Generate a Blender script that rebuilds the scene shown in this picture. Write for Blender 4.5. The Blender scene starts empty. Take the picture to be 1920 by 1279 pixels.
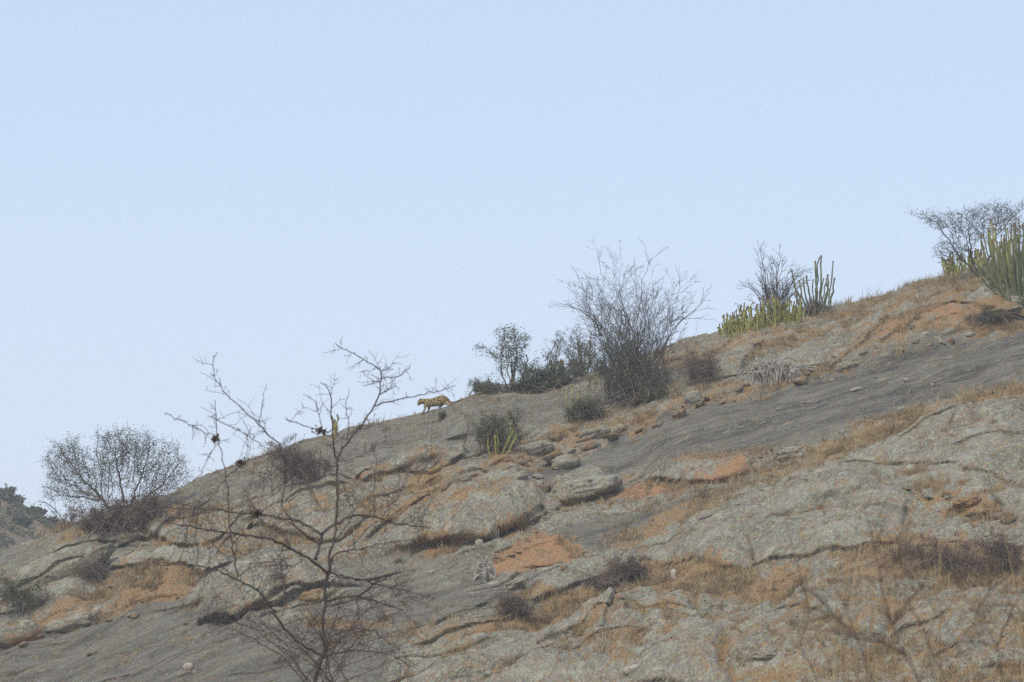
import bpy, math, random
import numpy as np
from mathutils import Vector

R = math.radians
scene = bpy.context.scene
col = scene.collection

# ------------------------------------------------------------------ camera, sky, sun, exposure
FPX = 5760.0                       # focal length in pixels of the 1920 px wide frame
CX, CY = 960.0, 639.5
PITCH = math.atan((1500 - CY) / FPX)
cam_d = bpy.data.cameras.new("camera")
cam = bpy.data.objects.new("camera", cam_d)
col.objects.link(cam)
cam.location = (0, 0, 0)
cam.rotation_euler = (R(90) + PITCH, 0, 0)
cam_d.sensor_width = 36
cam_d.lens = 36 * FPX / 1920
cam_d.clip_start = 0.5
cam_d.clip_end = 12000
cam_d.dof.use_dof = True
cam_d.dof.focus_distance = 112
cam_d.dof.aperture_fstop = 4.2
scene.camera = cam

SUN_EL, SUN_AZ = R(48), R(205)     # azimuth measured clockwise from +Y
w = bpy.data.worlds.new("World")
scene.world = w
w.use_nodes = True
nt = w.node_tree
for n in list(nt.nodes):
    nt.nodes.remove(n)
out = nt.nodes.new("ShaderNodeOutputWorld")
bg = nt.nodes.new("ShaderNodeBackground")
sky = nt.nodes.new("ShaderNodeTexSky")
sky.sky_type = 'NISHITA'
sky.sun_disc = False
sky.sun_elevation = SUN_EL
sky.sun_rotation = SUN_AZ
sky.air_density = 1.0
sky.dust_density = 1.2
sky.ozone_density = 1.6
# thin even overcast veil over the clear sky
mix = nt.nodes.new("ShaderNodeMixRGB")
mix.blend_type = 'MIX'
mix.inputs[0].default_value = 0.80
tcw = nt.nodes.new("ShaderNodeTexCoord"); sxyz = nt.nodes.new("ShaderNodeSeparateXYZ"); vr = nt.nodes.new("ShaderNodeValToRGB")
nt.links.new(tcw.outputs['Generated'], sxyz.inputs[0]); nt.links.new(sxyz.outputs['Z'], vr.inputs[0])
ve = vr.color_ramp.elements
ve[0].position = 0.0; ve[0].color = (.635, .685, .770, 1)
ve[1].position = 1.0; ve[1].color = (.36, .48, .70, 1)
e_ = ve.new(.26); e_.color = (.460, .568, .728, 1)
vsc = nt.nodes.new("ShaderNodeVectorMath"); vsc.operation = 'SCALE'; vsc.inputs[3].default_value = 10.0
nt.links.new(vr.outputs[0], vsc.inputs[0]); nt.links.new(vsc.outputs[0], mix.inputs[2])
nt.links.new(sky.outputs[0], mix.inputs[1])
nt.links.new(mix.outputs[0], bg.inputs[0])
bg.inputs[1].default_value = 0.10
nt.links.new(bg.outputs[0], out.inputs[0])

sun_d = bpy.data.lights.new("sun", 'SUN')
sun_d.energy = 1.5
sun_d.angle = R(25)
sun_d.color = (1.0, 0.88, 0.70)
sun = bpy.data.objects.new("sun", sun_d)
col.objects.link(sun)
sd = Vector((math.sin(SUN_AZ) * math.cos(SUN_EL), math.cos(SUN_AZ) * math.cos(SUN_EL), math.sin(SUN_EL)))
sun.rotation_euler = (-sd).to_track_quat('-Z', 'Y').to_euler()
sun.location = sd * 100

vs = scene.view_settings
vs.view_transform = 'Standard'
vs.look = 'None'
vs.exposure = 0.53
vs.gamma = 1
vs.use_curve_mapping = False
scene.render.engine = 'CYCLES'
scene.cycles.use_denoising = False
scene.cycles.max_bounces = 5

# ------------------------------------------------------------------ numeric helpers
def hash2(ix, iy, seed):
    h = (ix.astype(np.int64) * 374761393 + iy.astype(np.int64) * 668265263 + seed * 974634777) & 0xFFFFFFFF
    h = ((h ^ (h >> 13)) * 1274126177) & 0xFFFFFFFF
    h = h ^ (h >> 16)
    return (h & 0xFFFFFF) / float(0xFFFFFF)

def vnoise(x, y, seed=0):
    ix = np.floor(x); iy = np.floor(y)
    fx = x - ix; fy = y - iy
    fx = fx * fx * fx * (fx * (fx * 6 - 15) + 10); fy = fy * fy * fy * (fy * (fy * 6 - 15) + 10)
    a = hash2(ix, iy, seed); b = hash2(ix + 1, iy, seed)
    c = hash2(ix, iy + 1, seed); d = hash2(ix + 1, iy + 1, seed)
    return (a * (1 - fx) + b * fx) * (1 - fy) + (c * (1 - fx) + d * fx) * fy

def fbm(x, y, oct=4, seed=0, gain=0.5):
    x = np.asarray(x, float); y = np.asarray(y, float)
    s = 0; a = 1; t = 0
    for k in range(oct):
        cs, sn = math.cos(k * 1.1 + .4), math.sin(k * 1.1 + .4)
        s = s + a * vnoise((x * cs - y * sn) * 2 ** k + 13.7 * k, (x * sn + y * cs) * 2 ** k - 7.3 * k, seed + k)
        t += a; a *= gain
    return s / t * 2 - 1

def fbm_aniso(x, y, oct=4, seed=0):            # keeps its axes, for bedding
    s = 0; a = 1; t = 0
    for k in range(oct):
        s = s + a * vnoise(x * 2 ** k + 3.7 * k, y * 2 ** k - 7.3 * k, seed + k)
        t += a; a *= 0.55
    return s / t * 2 - 1

def sstep(a, b, x):
    t = np.clip((x - a) / (b - a), 0, 1)
    return t * t * (3 - 2 * t)

cP, sP = math.cos(PITCH), math.sin(PITCH)
def project(x, y, z):
    d = y * cP + z * sP
    return CX + FPX * x / d, CY - FPX * (-y * sP + z * cP) / d, d
def raydir(u, v):
    a = (u - CX) / FPX; b = (CY - v) / FPX
    return np.array([a, cP - b * sP, sP + b * cP])

# ------------------------------------------------------------------ hillside shape
SKY = np.array([(-1400, 1560), (-600, 1270), (-250, 1120), (0, 1040), (60, 1012), (130, 988), (200, 966), (280, 945), (350, 915), (420, 889), (480, 868),
                (560, 840), (650, 808), (720, 788), (760, 780.5), (791, 774.5), (815, 769), (848, 760.5), (866, 753), (900, 744), (950, 738.5), (1000, 733), (1080, 715), (1160, 690),
                (1240, 655), (1300, 640), (1350, 625), (1400, 615), (1480, 598), (1560, 575), (1620, 560), (1680, 545),
                (1750, 520), (1800, 506), (1860, 492), (1920, 478), (2200, 410), (2600, 350), (3400, 330)], float)
def S(u):
    u = np.asarray(u, float)
    return (np.interp(u - 9, SKY[:, 0], SKY[:, 1]) + np.interp(u + 9, SKY[:, 0], SKY[:, 1]) + np.interp(u, SKY[:, 0], SKY[:, 1])) / 3
XT = np.arange(-70, 90.01, 0.5)
def ycrest(x): return 120 + 0.2 * np.clip(x, -40, 45)
def drop(t):
    f = 0.42 * (np.sqrt(t * t + 49) - 7)
    b = 0.30 * (np.sqrt(t * t + 100) - 10)
    return np.where(t > 0, f, b)
ZT = (1500 - S(CX + FPX * XT / ycrest(XT))) / FPX * ycrest(XT)
def plain(x, y): return -1.7 + 0.35 * fbm(x * .02, y * .02, 3, 5)
def hbase(x, y, ZT=None):
    ZT = globals()['ZT'] if ZT is None else ZT
    z = np.interp(x, XT, ZT) - drop(ycrest(x) - y)
    p = -1.7
    k = 1.2
    return np.maximum(z, p) + k * np.exp(-np.abs(z - p) / k) * .35
for it in range(6):
    yc = ycrest(XT)
    uu = CX + FPX * XT / (yc * cP + ZT * sP)
    ys = np.arange(70, 150, .5)[:, None]
    X = XT[None, :] * ys / yc[None, :]
    Z = hbase(X, ys, ZT)
    _, V, D = project(X, ys, Z)
    vm = V.min(0)
    ZT = ZT + (vm - S(uu)) * yc / FPX

def spaced(a, b, h, lo, hi, growth=1.12):
    mid = np.arange(a, b, h)
    def tail(start, end, sign):
        o = []; s = h; x = start
        while (x < end) if sign > 0 else (x > end):
            s *= growth; x += sign * s; o.append(x)
        return o
    return np.array(sorted(tail(mid[0], lo, -1)) + list(mid) + tail(mid[-1], hi, 1))
gx = spaced(-22.5, 23.5, 0.062, -4000, 4000)
gy = spaced(74, 131, 0.08, -600, 6000)
NX, NY = len(gx), len(gy)
X, Y = np.meshgrid(gx, gy)
Zb = hbase(X, Y)
U, V, D = project(X, Y, Zb)
T = ycrest(X) - Y
inview = (Y > 60) & (Y < 150)
U = np.where(inview, U, -5000); V = np.where(inview, V, -5000)
front = sstep(-1.5, 1.0, T) * inview

# irregular borders for everything that is painted or stepped
WU = 26 * fbm(X * .9, T * .9, 3, 11) + 10 * fbm(X * 4, T * 4, 2, 12)
WV = 11 * fbm(X * .9, T * .9, 3, 21) + 6 * fbm(X * 4, T * 4, 3, 22)
Uw, Vw = U + WU, V + WV

def poly_mask(pts, soft=8, warp=1.0):
    px = U + WU * warp; py = V + WV * warp
    n = len(pts); inside = np.zeros(px.shape, bool); dist = np.full(px.shape, 1e9)
    xs = [p[0] for p in pts]; ys_ = [p[1] for p in pts]
    sel = (px > min(xs) - 60) & (px < max(xs) + 60) & (py > min(ys_) - 60) & (py < max(ys_) + 60)
    qx = px[sel]; qy = py[sel]; ins = np.zeros(qx.shape, bool); ds = np.full(qx.shape, 1e9)
    for i in range(n):
        x1, y1 = pts[i]; x2, y2 = pts[(i + 1) % n]
        dx, dy = x2 - x1, y2 - y1
        t = np.clip(((qx - x1) * dx + (qy - y1) * dy) / (dx * dx + dy * dy + 1e-9), 0, 1)
        ds = np.minimum(ds, np.hypot(qx - x1 - t * dx, qy - y1 - t * dy))
        cond = ((y1 > qy) != (y2 > qy))
        with np.errstate(divide='ignore', invalid='ignore'):
            xi = x1 + (qy - y1) * dx / (dy if dy else 1e-9)
        ins ^= cond & (qx < xi)
    r = np.zeros(px.shape)
    r[sel] = sstep(-soft, soft, np.where(ins, ds, -ds))
    return r * front

m_dark = np.zeros_like(X); m_tan = np.zeros_like(X); m_red = np.zeros_like(X); m_pale = np.zeros_like(X)
def paint(arr, pts, amt=1, soft=8, warp=1.0):
    np.maximum(arr, poly_mask(pts, soft, warp) * amt, out=arr)
# smooth, water-streaked dark slabs
paint(m_dark, [(1990, 600), (1850, 632), (1700, 668), (1560, 697), (1400, 738), (1250, 780), (1150, 822), (1070, 862), (1000, 890), (960, 925), (1030, 925), (1130, 895), (1290, 868),
               (1400, 850), (1480, 838), (1640, 785), (1800, 742), (1990, 690)], 1, 12, 1.1)
paint(m_dark, [(470, 868), (650, 806), (860, 750), (1050, 726), (1120, 760), (1050, 800), (880, 852), (740, 872), (600, 905), (480, 930)], .55, 14)
paint(m_dark, [(240, 960), (420, 888), (500, 880), (480, 930), (400, 960), (330, 990), (250, 1000)], .45, 14)
paint(m_dark, [(1520, 850), (1330, 915), (1200, 955), (1080, 985), (1010, 1000), (1120, 1030), (1200, 1000), (1330, 930), (1420, 900)], .9, 8, .7)
paint(m_dark, [(600, 1060), (800, 1035), (920, 1030), (880, 1100), (1000, 1100), (960, 1125), (800, 1150), (650, 1120)], .5, 12)
paint(m_dark, [(-80, 1215), (80, 1188), (200, 1150), (330, 1130), (500, 1178), (640, 1160), (760, 1200), (700, 1300), (-80, 1330)], .85, 8, .7)
paint(m_dark, [(-60, 1060), (90, 1015), (150, 1000), (90, 1050), (-60, 1110)], .4, 10)
paint(m_dark, [(1010, 1100), (900, 1085), (760, 1100), (620, 1130), (540, 1170), (650, 1210), (860, 1165), (990, 1135)], .75, 14)
m_dark *= np.clip(1.03 + .60 * fbm(X * .5, T * 1.6, 4, 63), 0, 1)
# dry grass and litter
for p, a in [
    ([(1580, 575), (1760, 518), (1990, 470), (1990, 560), (1760, 600), (1600, 640), (1500, 660), (1350, 700), (1260, 720), (1240, 670), (1400, 620)], .55),
    ([(1600, 655), (1700, 600), (1850, 590), (1990, 580), (1990, 612), (1800, 640), (1650, 675), (1560, 690)], .85),
    ([(1150, 790), (1300, 745), (1450, 715), (1600, 680), (1600, 700), (1400, 742), (1250, 785), (1130, 830)], .7),
    ([(880, 880), (980, 830), (1100, 790), (1200, 780), (1120, 830), (1050, 870), (960, 905), (780, 930), (700, 925)], .7),
    ([(640, 930), (760, 880), (900, 870), (880, 900), (760, 925), (640, 960)], .4),
    ([(1990, 720), (1820, 738), (1640, 790), (1500, 850), (1400, 890), (1450, 905), (1560, 870), (1700, 830), (1850, 780), (1990, 765)], .8),
    ([(1150, 985), (1300, 925), (1430, 880), (1500, 900), (1350, 960), (1200, 1020), (1130, 1050)], .6),
    ([(1130, 1075), (1250, 1050), (1420, 1080), (1500, 1075), (1520, 1110), (1400, 1130), (1280, 1130), (1150, 1110)], .85),
    ([(900, 1160), (960, 1135), (1100, 1120), (1160, 1080), (1200, 1110), (1100, 1160), (1000, 1185), (900, 1190)], .9),
    ([(560, 1150), (740, 1180), (900, 1160), (960, 1180), (860, 1215), (700, 1200), (560, 1190)], .55),
    ([(1020, 1190), (1130, 1180), (1300, 1170), (1240, 1240), (1150, 1279), (1080, 1240)], .5),
    ([(170, 1110), (280, 1070), (370, 1080), (380, 1130), (250, 1160), (120, 1180), (60, 1170)], .9),
    ([(1590, 1060), (1700, 1000), (1900, 1010), (1990, 1080), (1990, 1130), (1800, 1120), (1650, 1130), (1560, 1110)], .75),
    ([(1700, 900), (1860, 950), (1900, 975), (1800, 990), (1700, 940)], .7),
    ([(250, 980), (420, 940), (640, 930), (640, 990), (430, 1040), (300, 1040)], .35),
    ([(100, 1000), (330, 960), (350, 1000), (230, 1030), (110, 1040)], .7),
    ([(700, 930), (850, 915), (1000, 940), (1010, 960), (900, 1000), (740, 1020), (650, 1000)], .55),
    ([(1300, 1180), (1500, 1130), (1990, 1120), (1990, 1330), (1300, 1330)], .42),
]:
    paint(m_tan, p, a, 14)
# bare reddish earth
paint(m_red, [(925, 1080), (930, 1030), (1000, 1000), (1090, 1015), (1100, 1045), (1050, 1065), (980, 1090)], 1, 9)
paint(m_red, [(1130, 925), (1200, 900), (1300, 893), (1390, 868), (1420, 880), (1330, 905), (1200, 930)], 1, 7)
paint(m_red, [(1230, 880), (1330, 850), (1430, 838), (1420, 862), (1320, 880)], .7, 8)
paint(m_red, [(1630, 650), (1700, 610), (1800, 600), (1810, 625), (1720, 640), (1650, 665)], .9, 8)
paint(m_red, [(180, 1110), (300, 1085), (350, 1100), (250, 1140), (120, 1165)], .35, 12)
paint(m_red, [(1030, 850), (1100, 830), (1120, 845), (1040, 875)], .5, 8)
paint(m_red, [(0, 1195), (70, 1180), (80, 1190), (0, 1215)], .5, 8)
# pale scoured streaks
paint(m_pale, [(1060, 870), (1200, 815), (1330, 800), (1420, 780), (1360, 815), (1230, 850), (1120, 885), (1040, 895)], .75, 12)
paint(m_pale, [(930, 745), (1050, 733), (1060, 745), (940, 765)], .8, 10)
paint(m_pale, [(1330, 905), (1420, 893), (1460, 905), (1330, 980), (1280, 1000), (1320, 940)], .5, 10)
paint(m_pale, [(370, 1075), (450, 1060), (520, 1080), (470, 1110), (390, 1110)], .4, 10)
paint(m_pale, [(230, 1060), (330, 1035), (420, 1035), (350, 1070), (250, 1085)], .5, 10)
m_pale = np.maximum(m_pale, poly_mask([(1040, 1180), (1200, 1050), (1330, 970), (1700, 830), (1990, 780), (1990, 1330), (900, 1330), (900, 1230)], 20) * .2)

FOLD = np.zeros_like(X)
DZ = np.zeros_like(X); DY = np.zeros_like(X)
# bare domes standing out of the slope (centre, radii, tilt in photo pixels; height in metres)
for cu, cv, a, b, ang, h in [
    (850, 975, 190, 52, -15, .5), (470, 1110, 120, 48, -6, .25), (300, 1075, 110, 30, -12, .35), (1190, 1165, 150, 58, -8, .4), (1080, 1235, 170, 55, -6, .45),
    (1240, 1235, 150, 80, 0, .5), (1480, 985, 230, 95, -12, .45), (1700, 890, 260, 80, -16, .5), (1640, 1090, 170, 60, -5, .5), (1500, 1190, 170, 70, -8, .5),
    (1100, 1090, 150, 40, -18, .45), (1820, 1180, 170, 70, -14, .5), (1760, 620, 200, 40, -20, .5), (1400, 670, 130, 30, -22, .4), (1850, 790, 150, 36, -14, .4),
    (960, 765, 150, 26, -10, .3), (560, 970, 150, 40, -18, .45), (700, 930, 110, 25, -14, .3), (160, 1080, 140, 40, -20, .35), (770, 890, 110, 22, -14, .25)]:
    c, s = math.cos(R(ang)), math.sin(R(ang))
    du, dv = U + WU * .45 - cu, V + WV * .45 - cv
    e = ((du * c + dv * s) / a) ** 2 + ((-du * s + dv * c) / b) ** 2
    DZ += 1.0 * h * np.clip(1 - e, 0, 1) ** .6 * front
def ledge(pts, h, o, L, minor=False):
    p = np.array(pts, float); e0, e1 = p[0, 0], p[-1, 0]
    sel = np.where((U > e0 - 10) & (U < e1 + 10) & (V > p[:, 1].min() - L * 5 - 10) & (V < p[:, 1].max() + 25))
    if not len(sel[0]): return
    u_, v_, x_ = U[sel], V[sel], X[sel]
    s_ = np.interp(u_, p[:, 0], p[:, 1]) - (v_ + 3.2 * fbm(x_ * .8, x_ * 0 + h * 97, 3, 31))
    pad = min(40, (e1 - e0) * .35)
    along = sstep(e0 - 6, e0 + pad, u_) * (1 - sstep(e1 - pad, e1 + 6, u_)) * (.8 + .3 * fbm(x_ * 1.1, x_ * 0 + h * 31, 2, 35)) * front[sel]
    if minor: along = along * (1 - m_dark[sel] * .55)
    c_ = .35 * o
    rise = (1 - np.exp(-np.clip(s_ - 3, 0, 999) / (4 + 10 * h))) * np.exp(-np.clip(s_ - 3, 0, 999) / L)
    DZ[sel] += along * (h * rise - .05 * np.exp(-(s_ + 2) ** 2 / 6.))
    dy = np.where(s_ > 3, -o * np.exp(-np.clip(s_ - 3, 0, 999) / 11.), np.where(s_ > .5, c_ - (c_ + o) * (s_ - .5) / 2.5, c_ * np.exp(-np.clip(.5 - s_, 0, 99) / 1.2)))
    DY[sel] += dy * along
    FOLD[sel] = np.maximum(FOLD[sel], np.clip(along, 0, 1) * np.exp(-np.abs(s_ - 2) / 4.))
# broken ledges with a shadowed undercut (line in photo pixels, height, overhang, reach up the slope)
for pts, h, o, L in [
    ([(735, 1050), (760, 1040), (800, 1027), (860, 1018), (910, 1012), (960, 995), (1015, 972), (1050, 956), (1100, 937), (1155, 913)], .60, .40, 60),
    ([(1200, 897), (1240, 893), (1290, 898), (1340, 899), (1390, 886), (1410, 872)], .60, .55, 45),
    ([(1625, 650), (1645, 630), (1671, 608), (1700, 597), (1730, 592)], .35, .40, 30),
    ([(1640, 672), (1665, 661), (1690, 640)], .22, .25, 20),
    ([(1830, 604), (1850, 599), (1880, 598), (1920, 592)], .5, .4, 26),
    ([(1535, 636), (1550, 629), (1575, 615)], .2, .25, 20),
    ([(1440, 652), (1468, 632), (1500, 622), (1535, 614)], .14, .16, 20),
    ([(370, 1176), (400, 1171), (440, 1162), (500, 1148), (560, 1130), (605, 1122)], .75, .5, 50),
    ([(780, 918), (840, 912), (900, 905), (960, 896)], .25, .25, 22),
    ([(1000, 893), (1040, 880), (1090, 862)], .22, .22, 20),
    ([(925, 1112), (960, 1100), (1000, 1084)], .25, .28, 22),
    ([(1100, 1212), (1130, 1198), (1165, 1190)], .2, .25, 25),
    ([(1160, 1150), (1200, 1140), (1260, 1128), (1320, 1110)], .22, .2, 30),
    ([(70, 1195), (130, 1180), (180, 1168)], .3, .3, 30),
    ([(1800, 975), (1840, 968), (1870, 955)], .4, .4, 40),
    ([(1140, 852), (1180, 838), (1240, 818), (1300, 800), (1380, 775)], .14, .12, 14),
    ([(1230, 858), (1300, 840), (1400, 815), (1500, 790)], .12, .10, 14),
    ([(300, 1185), (420, 1190), (520, 1180)], .08, .08, 14),
    ([(430, 1000), (520, 985), (600, 965)], .2, .2, 25),
    ([(620, 1115), (700, 1095), (760, 1090)], .12, .12, 18),
    ([(1400, 1110), (1460, 1095), (1520, 1085)], .25, .2, 26),
    ([(1860, 1080), (1900, 1062), (1940, 1050)], .35, .3, 30),
    ([(1560, 705), (1700, 672), (1900, 634)], .12, .10, 12),
    ([(1230, 788), (1330, 758), (1450, 728)], .12, .1, 12)]:
    ledge(pts, h, o, L)
def plate(poly, h, o, fl=0, wob=5.0):
    n = len(poly); xs = [p[0] for p in poly]; ys_ = [p[1] for p in poly]
    sel = np.where((U > min(xs) - 30) & (U < max(xs) + 30) & (V > min(ys_) - 30) & (V < max(ys_) + 30) & (front > 0))
    qx = U[sel] + 1.6 * wob * fbm(X[sel] * .9, T[sel] * .9, 3, 36); qy = V[sel] + wob * fbm(X[sel] * .9 + 40, T[sel] * .9, 3, 37)
    ins = np.zeros(qx.shape, bool); ds = np.full(qx.shape, 1e9); lw = np.zeros(qx.shape)
    for i in range(n):
        x1, y1 = poly[i]; x2, y2 = poly[(i + 1) % n]; dx, dy = x2 - x1, y2 - y1
        t = np.clip(((qx - x1) * dx + (qy - y1) * dy) / (dx * dx + dy * dy + 1e-9), 0, 1)
        dd_ = np.hypot((qx - x1 - t * dx) * .6, qy - y1 - t * dy); m_ = dd_ < ds
        lw[m_] = ((y1 + t * dy - qy)[m_] + 0.0) / (dd_[m_] + 1e-6); ds = np.minimum(ds, dd_)
        with np.errstate(divide='ignore', invalid='ignore'):
            ins ^= ((y1 > qy) != (y2 > qy)) & (qx < x1 + (qy - y1) * dx / (dy if dy else 1e-9))
    s_ = np.where(ins, ds, -ds); lw = sstep(.1, .7, lw * np.sign(s_))
    f = front[sel] * (sstep(min(xs), min(xs) + fl, qx) if fl else 1)
    rise = .85 * (1 - np.exp(-np.clip(s_ - 3, 0, 999) / ((3 + 9 * h) * lw + 34 * (1 - lw))))
    DZ[sel] += (h * rise - .05 * lw * np.exp(-(s_ + 2) ** 2 / 6.)) * f
    FOLD[sel] = np.maximum(FOLD[sel], lw * f * np.exp(-np.abs(s_ - 2) / 4.))
    DY[sel] += f * lw * np.where(s_ > 3, -o * np.exp(-np.clip(s_ - 3, 0, 999) / 11.), np.where(s_ > .5, .35 * o - 1.35 * o * (s_ - .5) / 2.5, .35 * o * np.exp(-np.clip(.5 - s_, 0, 99) / 1.2)))
for poly in [
    ([(735, 1048), (640, 1040), (650, 965), (820, 925), (900, 917), (985, 928), (1026, 946), (1030, 963), (960, 994), (900, 1013), (820, 1026)], .48, .34, 170),
    ([(1028, 935), (1045, 900), (1095, 884), (1150, 893), (1157, 912), (1100, 935), (1050, 950)], .45, .35),
    ([(365, 1174), (357, 1112), (420, 1076), (505, 1064), (600, 1075), (620, 1116), (520, 1146), (430, 1166)], .36, .45),
    ([(195, 1092), (225, 1052), (330, 1028), (440, 1028), (440, 1066), (345, 1086), (290, 1072), (240, 1080)], .4, .35),
    ([(1000, 1250), (1030, 1188), (1100, 1132), (1250, 1098), (1302, 1135), (1290, 1180), (1170, 1192), (1100, 1218)], .22, .18),
    ([(700, 1300), (820, 1232), (1000, 1192), (1110, 1192), (1165, 1172), (1132, 1232), (1180, 1310)], .32, .3),
    ([(1185, 1300), (1205, 1205), (1320, 1152), (1420, 1182), (1425, 1300)], .3, .22),
    ([(1200, 1052), (1218, 985), (1330, 918), (1480, 897), (1640, 905), (1705, 960), (1680, 1030), (1560, 1062), (1400, 1078), (1300, 1062)], .34, .25),
    ([(1560, 885), (1690, 822), (1850, 772), (1990, 750), (1990, 960), (1880, 905), (1700, 895)], .3, .2),
    ([(1000, 1142), (955, 1108), (1040, 1076), (1150, 1046), (1200, 1050), (1140, 1092), (1060, 1122)], .35, .3),
    ([(1440, 1152), (1500, 1092), (1640, 1072), (1800, 1122), (1785, 1182), (1600, 1202)], .24, .2),
    ([(1720, 1200), (1800, 1150), (1990, 1110), (1990, 1240), (1840, 1260)], .24, .2),
    ([(1500, 1300), (1540, 1220), (1700, 1200), (1800, 1240), (1790, 1310)], .24, .2),
    ([(1400, 702), (1440, 656), (1520, 621), (1640, 600), (1672, 608), (1630, 650), (1560, 692)], .4, .35),
    ([(1230, 702), (1290, 652), (1440, 627), (1432, 662), (1380, 716), (1290, 736)], .3, .25),
    ([(1700, 598), (1740, 560), (1850, 545), (1990, 540), (1990, 590), (1850, 600)], .3, .3),
    ([(455, 1002), (520, 960), (600, 925), (700, 925), (705, 962), (640, 1002), (520, 1012)], .3, .3),
    ([(640, 908), (740, 870), (885, 853), (872, 882), (780, 912), (680, 927)], .3, .3),
    ([(-50, 1112), (60, 1052), (180, 1020), (300, 985), (335, 1000), (230, 1042), (90, 1102)], .3, .3),
    ([(240, 1012), (330, 975), (450, 950), (480, 965), (430, 1000), (330, 1022)], .3, .3)]:
    plate(poly[0], *poly[1:])
lr = random.Random(77)
for k in range(210):                          # minor bedding ledges following the strike of the slabs
    u0 = lr.uniform(-60, 1950); v0 = float(S(u0)) + lr.uniform(25, 1300 - float(S(u0)))
    ln = lr.uniform(60, 260); sl = -lr.uniform(.20, .34) if v0 < 1000 or u0 < 1000 else -lr.uniform(-.02, .34)
    n_ = 7; w1 = lr.uniform(-8, 8)
    pts = [(u0 + ln * (i / n_ - .5), v0 + sl * ln * (i / n_ - .5) + w1 * math.sin(3.14 * i / n_) + lr.uniform(-2, 2)) for i in range(n_ + 1)]
    if u0 > 1000 and v0 > 860 and lr.random() < .6: continue
    hc = .6 if u0 > 1000 else 1
    ledge(pts, lr.uniform(.10, .34) * hc, lr.uniform(.12, .34) * hc, lr.uniform(14, 40), True)
# relief of the rock itself
rough = np.clip(1 - m_dark * 1.1, 0.12, 1) * front
DZ += .28 * fbm(X * .35, T * .5, 3, 41) * front
DZ += .10 * fbm(X * 1.3, T * 1.7, 3, 43) * (.35 + .65 * rough)
pits = fbm(X * 3.0, T * 3.2, 2, 45, .6)
rough = rough * (1 - .85 * FOLD)
DZ += .085 * pits * rough
q5 = 5.5 * fbm(X * .30, T * .55, 4, 48) + .35 * fbm(X * 2, T * 2.5, 2, 49)
DZ += .14 * (np.floor(q5) + sstep(.80, 1, q5 - np.floor(q5)) - q5) * rough * (.4 + .6 * sstep(0, .3, fbm(X * .2, T * .3, 2, 50)))
DZ -= .10 * sstep(.25, .6, fbm(X * 1.0, T * 1.4, 4, 47)) * rough
q = T * 1.15 + .9 * fbm(X * .07, T * .10, 2, 51) + .12 * fbm(X * 1.2, T * 1.5, 2, 52)
saw = q - np.floor(q)
DZ += (.085 * (saw ** 3) - .02) * (.35 + m_dark) * front * sstep(-.2, .3, fbm(X * .3, T * .8, 2, 53))
q2 = T * 3.6 + .9 * fbm(X * .12, T * .3, 2, 54)
DZ += .05 * (q2 - np.floor(q2)) ** 2 * (m_dark + .15) * front * sstep(-.3, .3, fbm(X * .8, T * 2.2, 2, 55))
# open joints crossing the rock
crk = np.zeros_like(X)
for sx, sy, sd_, wd_ in ((.42, .50, 81, .020), (.22, .75, 83, .016), (1.0, 1.2, 85, .022)):
    f_ = fbm(X * sx, T * sy, 4, sd_)
    crk = np.maximum(crk, np.exp(-(f_ / wd_) ** 2) * sstep(-.15, .25, fbm(X * .3, T * .4, 2, sd_ + 1)))
crk *= rough * sstep(1, 5, T)
DZ -= .10 * crk
# gullies
for pts, wd, dp in [([(1140, 1100), (1160, 1070), (1230, 1040), (1290, 1000)], 12, .25), ([(1000, 1180), (1080, 1160), (1160, 1110)], 12, .3), ([(1290, 1120), (1310, 1160), (1350, 1240), (1380, 1290)], 10, .3)]:
    p = np.array(pts, float)
    ds = np.full(U.shape, 1e9)
    for i in range(len(p) - 1):
        d_ = p[i + 1] - p[i]
        t_ = np.clip(((Uw - p[i, 0]) * d_[0] + (Vw - p[i, 1]) * d_[1]) / (d_ @ d_), 0, 1)
        ds = np.minimum(ds, np.hypot(Uw - p[i, 0] - t_ * d_[0], (Vw - p[i, 1] - t_ * d_[1])))
    DZ -= dp * np.exp(-(ds / wd) ** 2) * front
edge = sstep(-1.0, 4.0, T) * (1 - .8 * np.exp(-((U - 835) / 60.) ** 2 - ((V - 762) / 22.) ** 2))
Zf = Zb + DZ * np.where(T < 4, .10 + .90 * edge, 1) * sstep(-4, 0, T)
Yf = Y + DY
def blur(a, n):
    for _ in range(2):
        c = np.cumsum(np.pad(a, ((n, n), (0, 0)), 'edge'), 0); a = (c[2 * n - 1:-1 + (c.shape[0] == 0) or None][:a.shape[0]] - np.pad(c, ((1, 0), (0, 0)))[:a.shape[0]]) / (2 * n) if False else sum(np.roll(a, k, 0) for k in range(-n, n + 1, 2)) / len(range(-n, n + 1, 2))
        a = sum(np.roll(a, k, 1) for k in range(-n, n + 1, 2)) / len(range(-n, n + 1, 2))
    return a
cav = (blur(DZ, 8) - DZ)
m_tan = m_tan + .6 * sstep(.03, .16, cav) * (1 - .75 * m_dark) * front
m_tan = m_tan + .8 * crk
m_pale = np.clip(m_pale + .15 * sstep(.03, .16, -cav) * (1 - m_dark), 0, 1)
m_tan = np.clip(m_tan * (0.75 + .6 * fbm(X * 1.2, T * 1.5, 3, 61)), 0, 1) * (1 - .8 * m_red)
far = 1 - sstep(0, 1, inview.astype(float))
m_tan = np.maximum(m_tan, far * .6)

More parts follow.
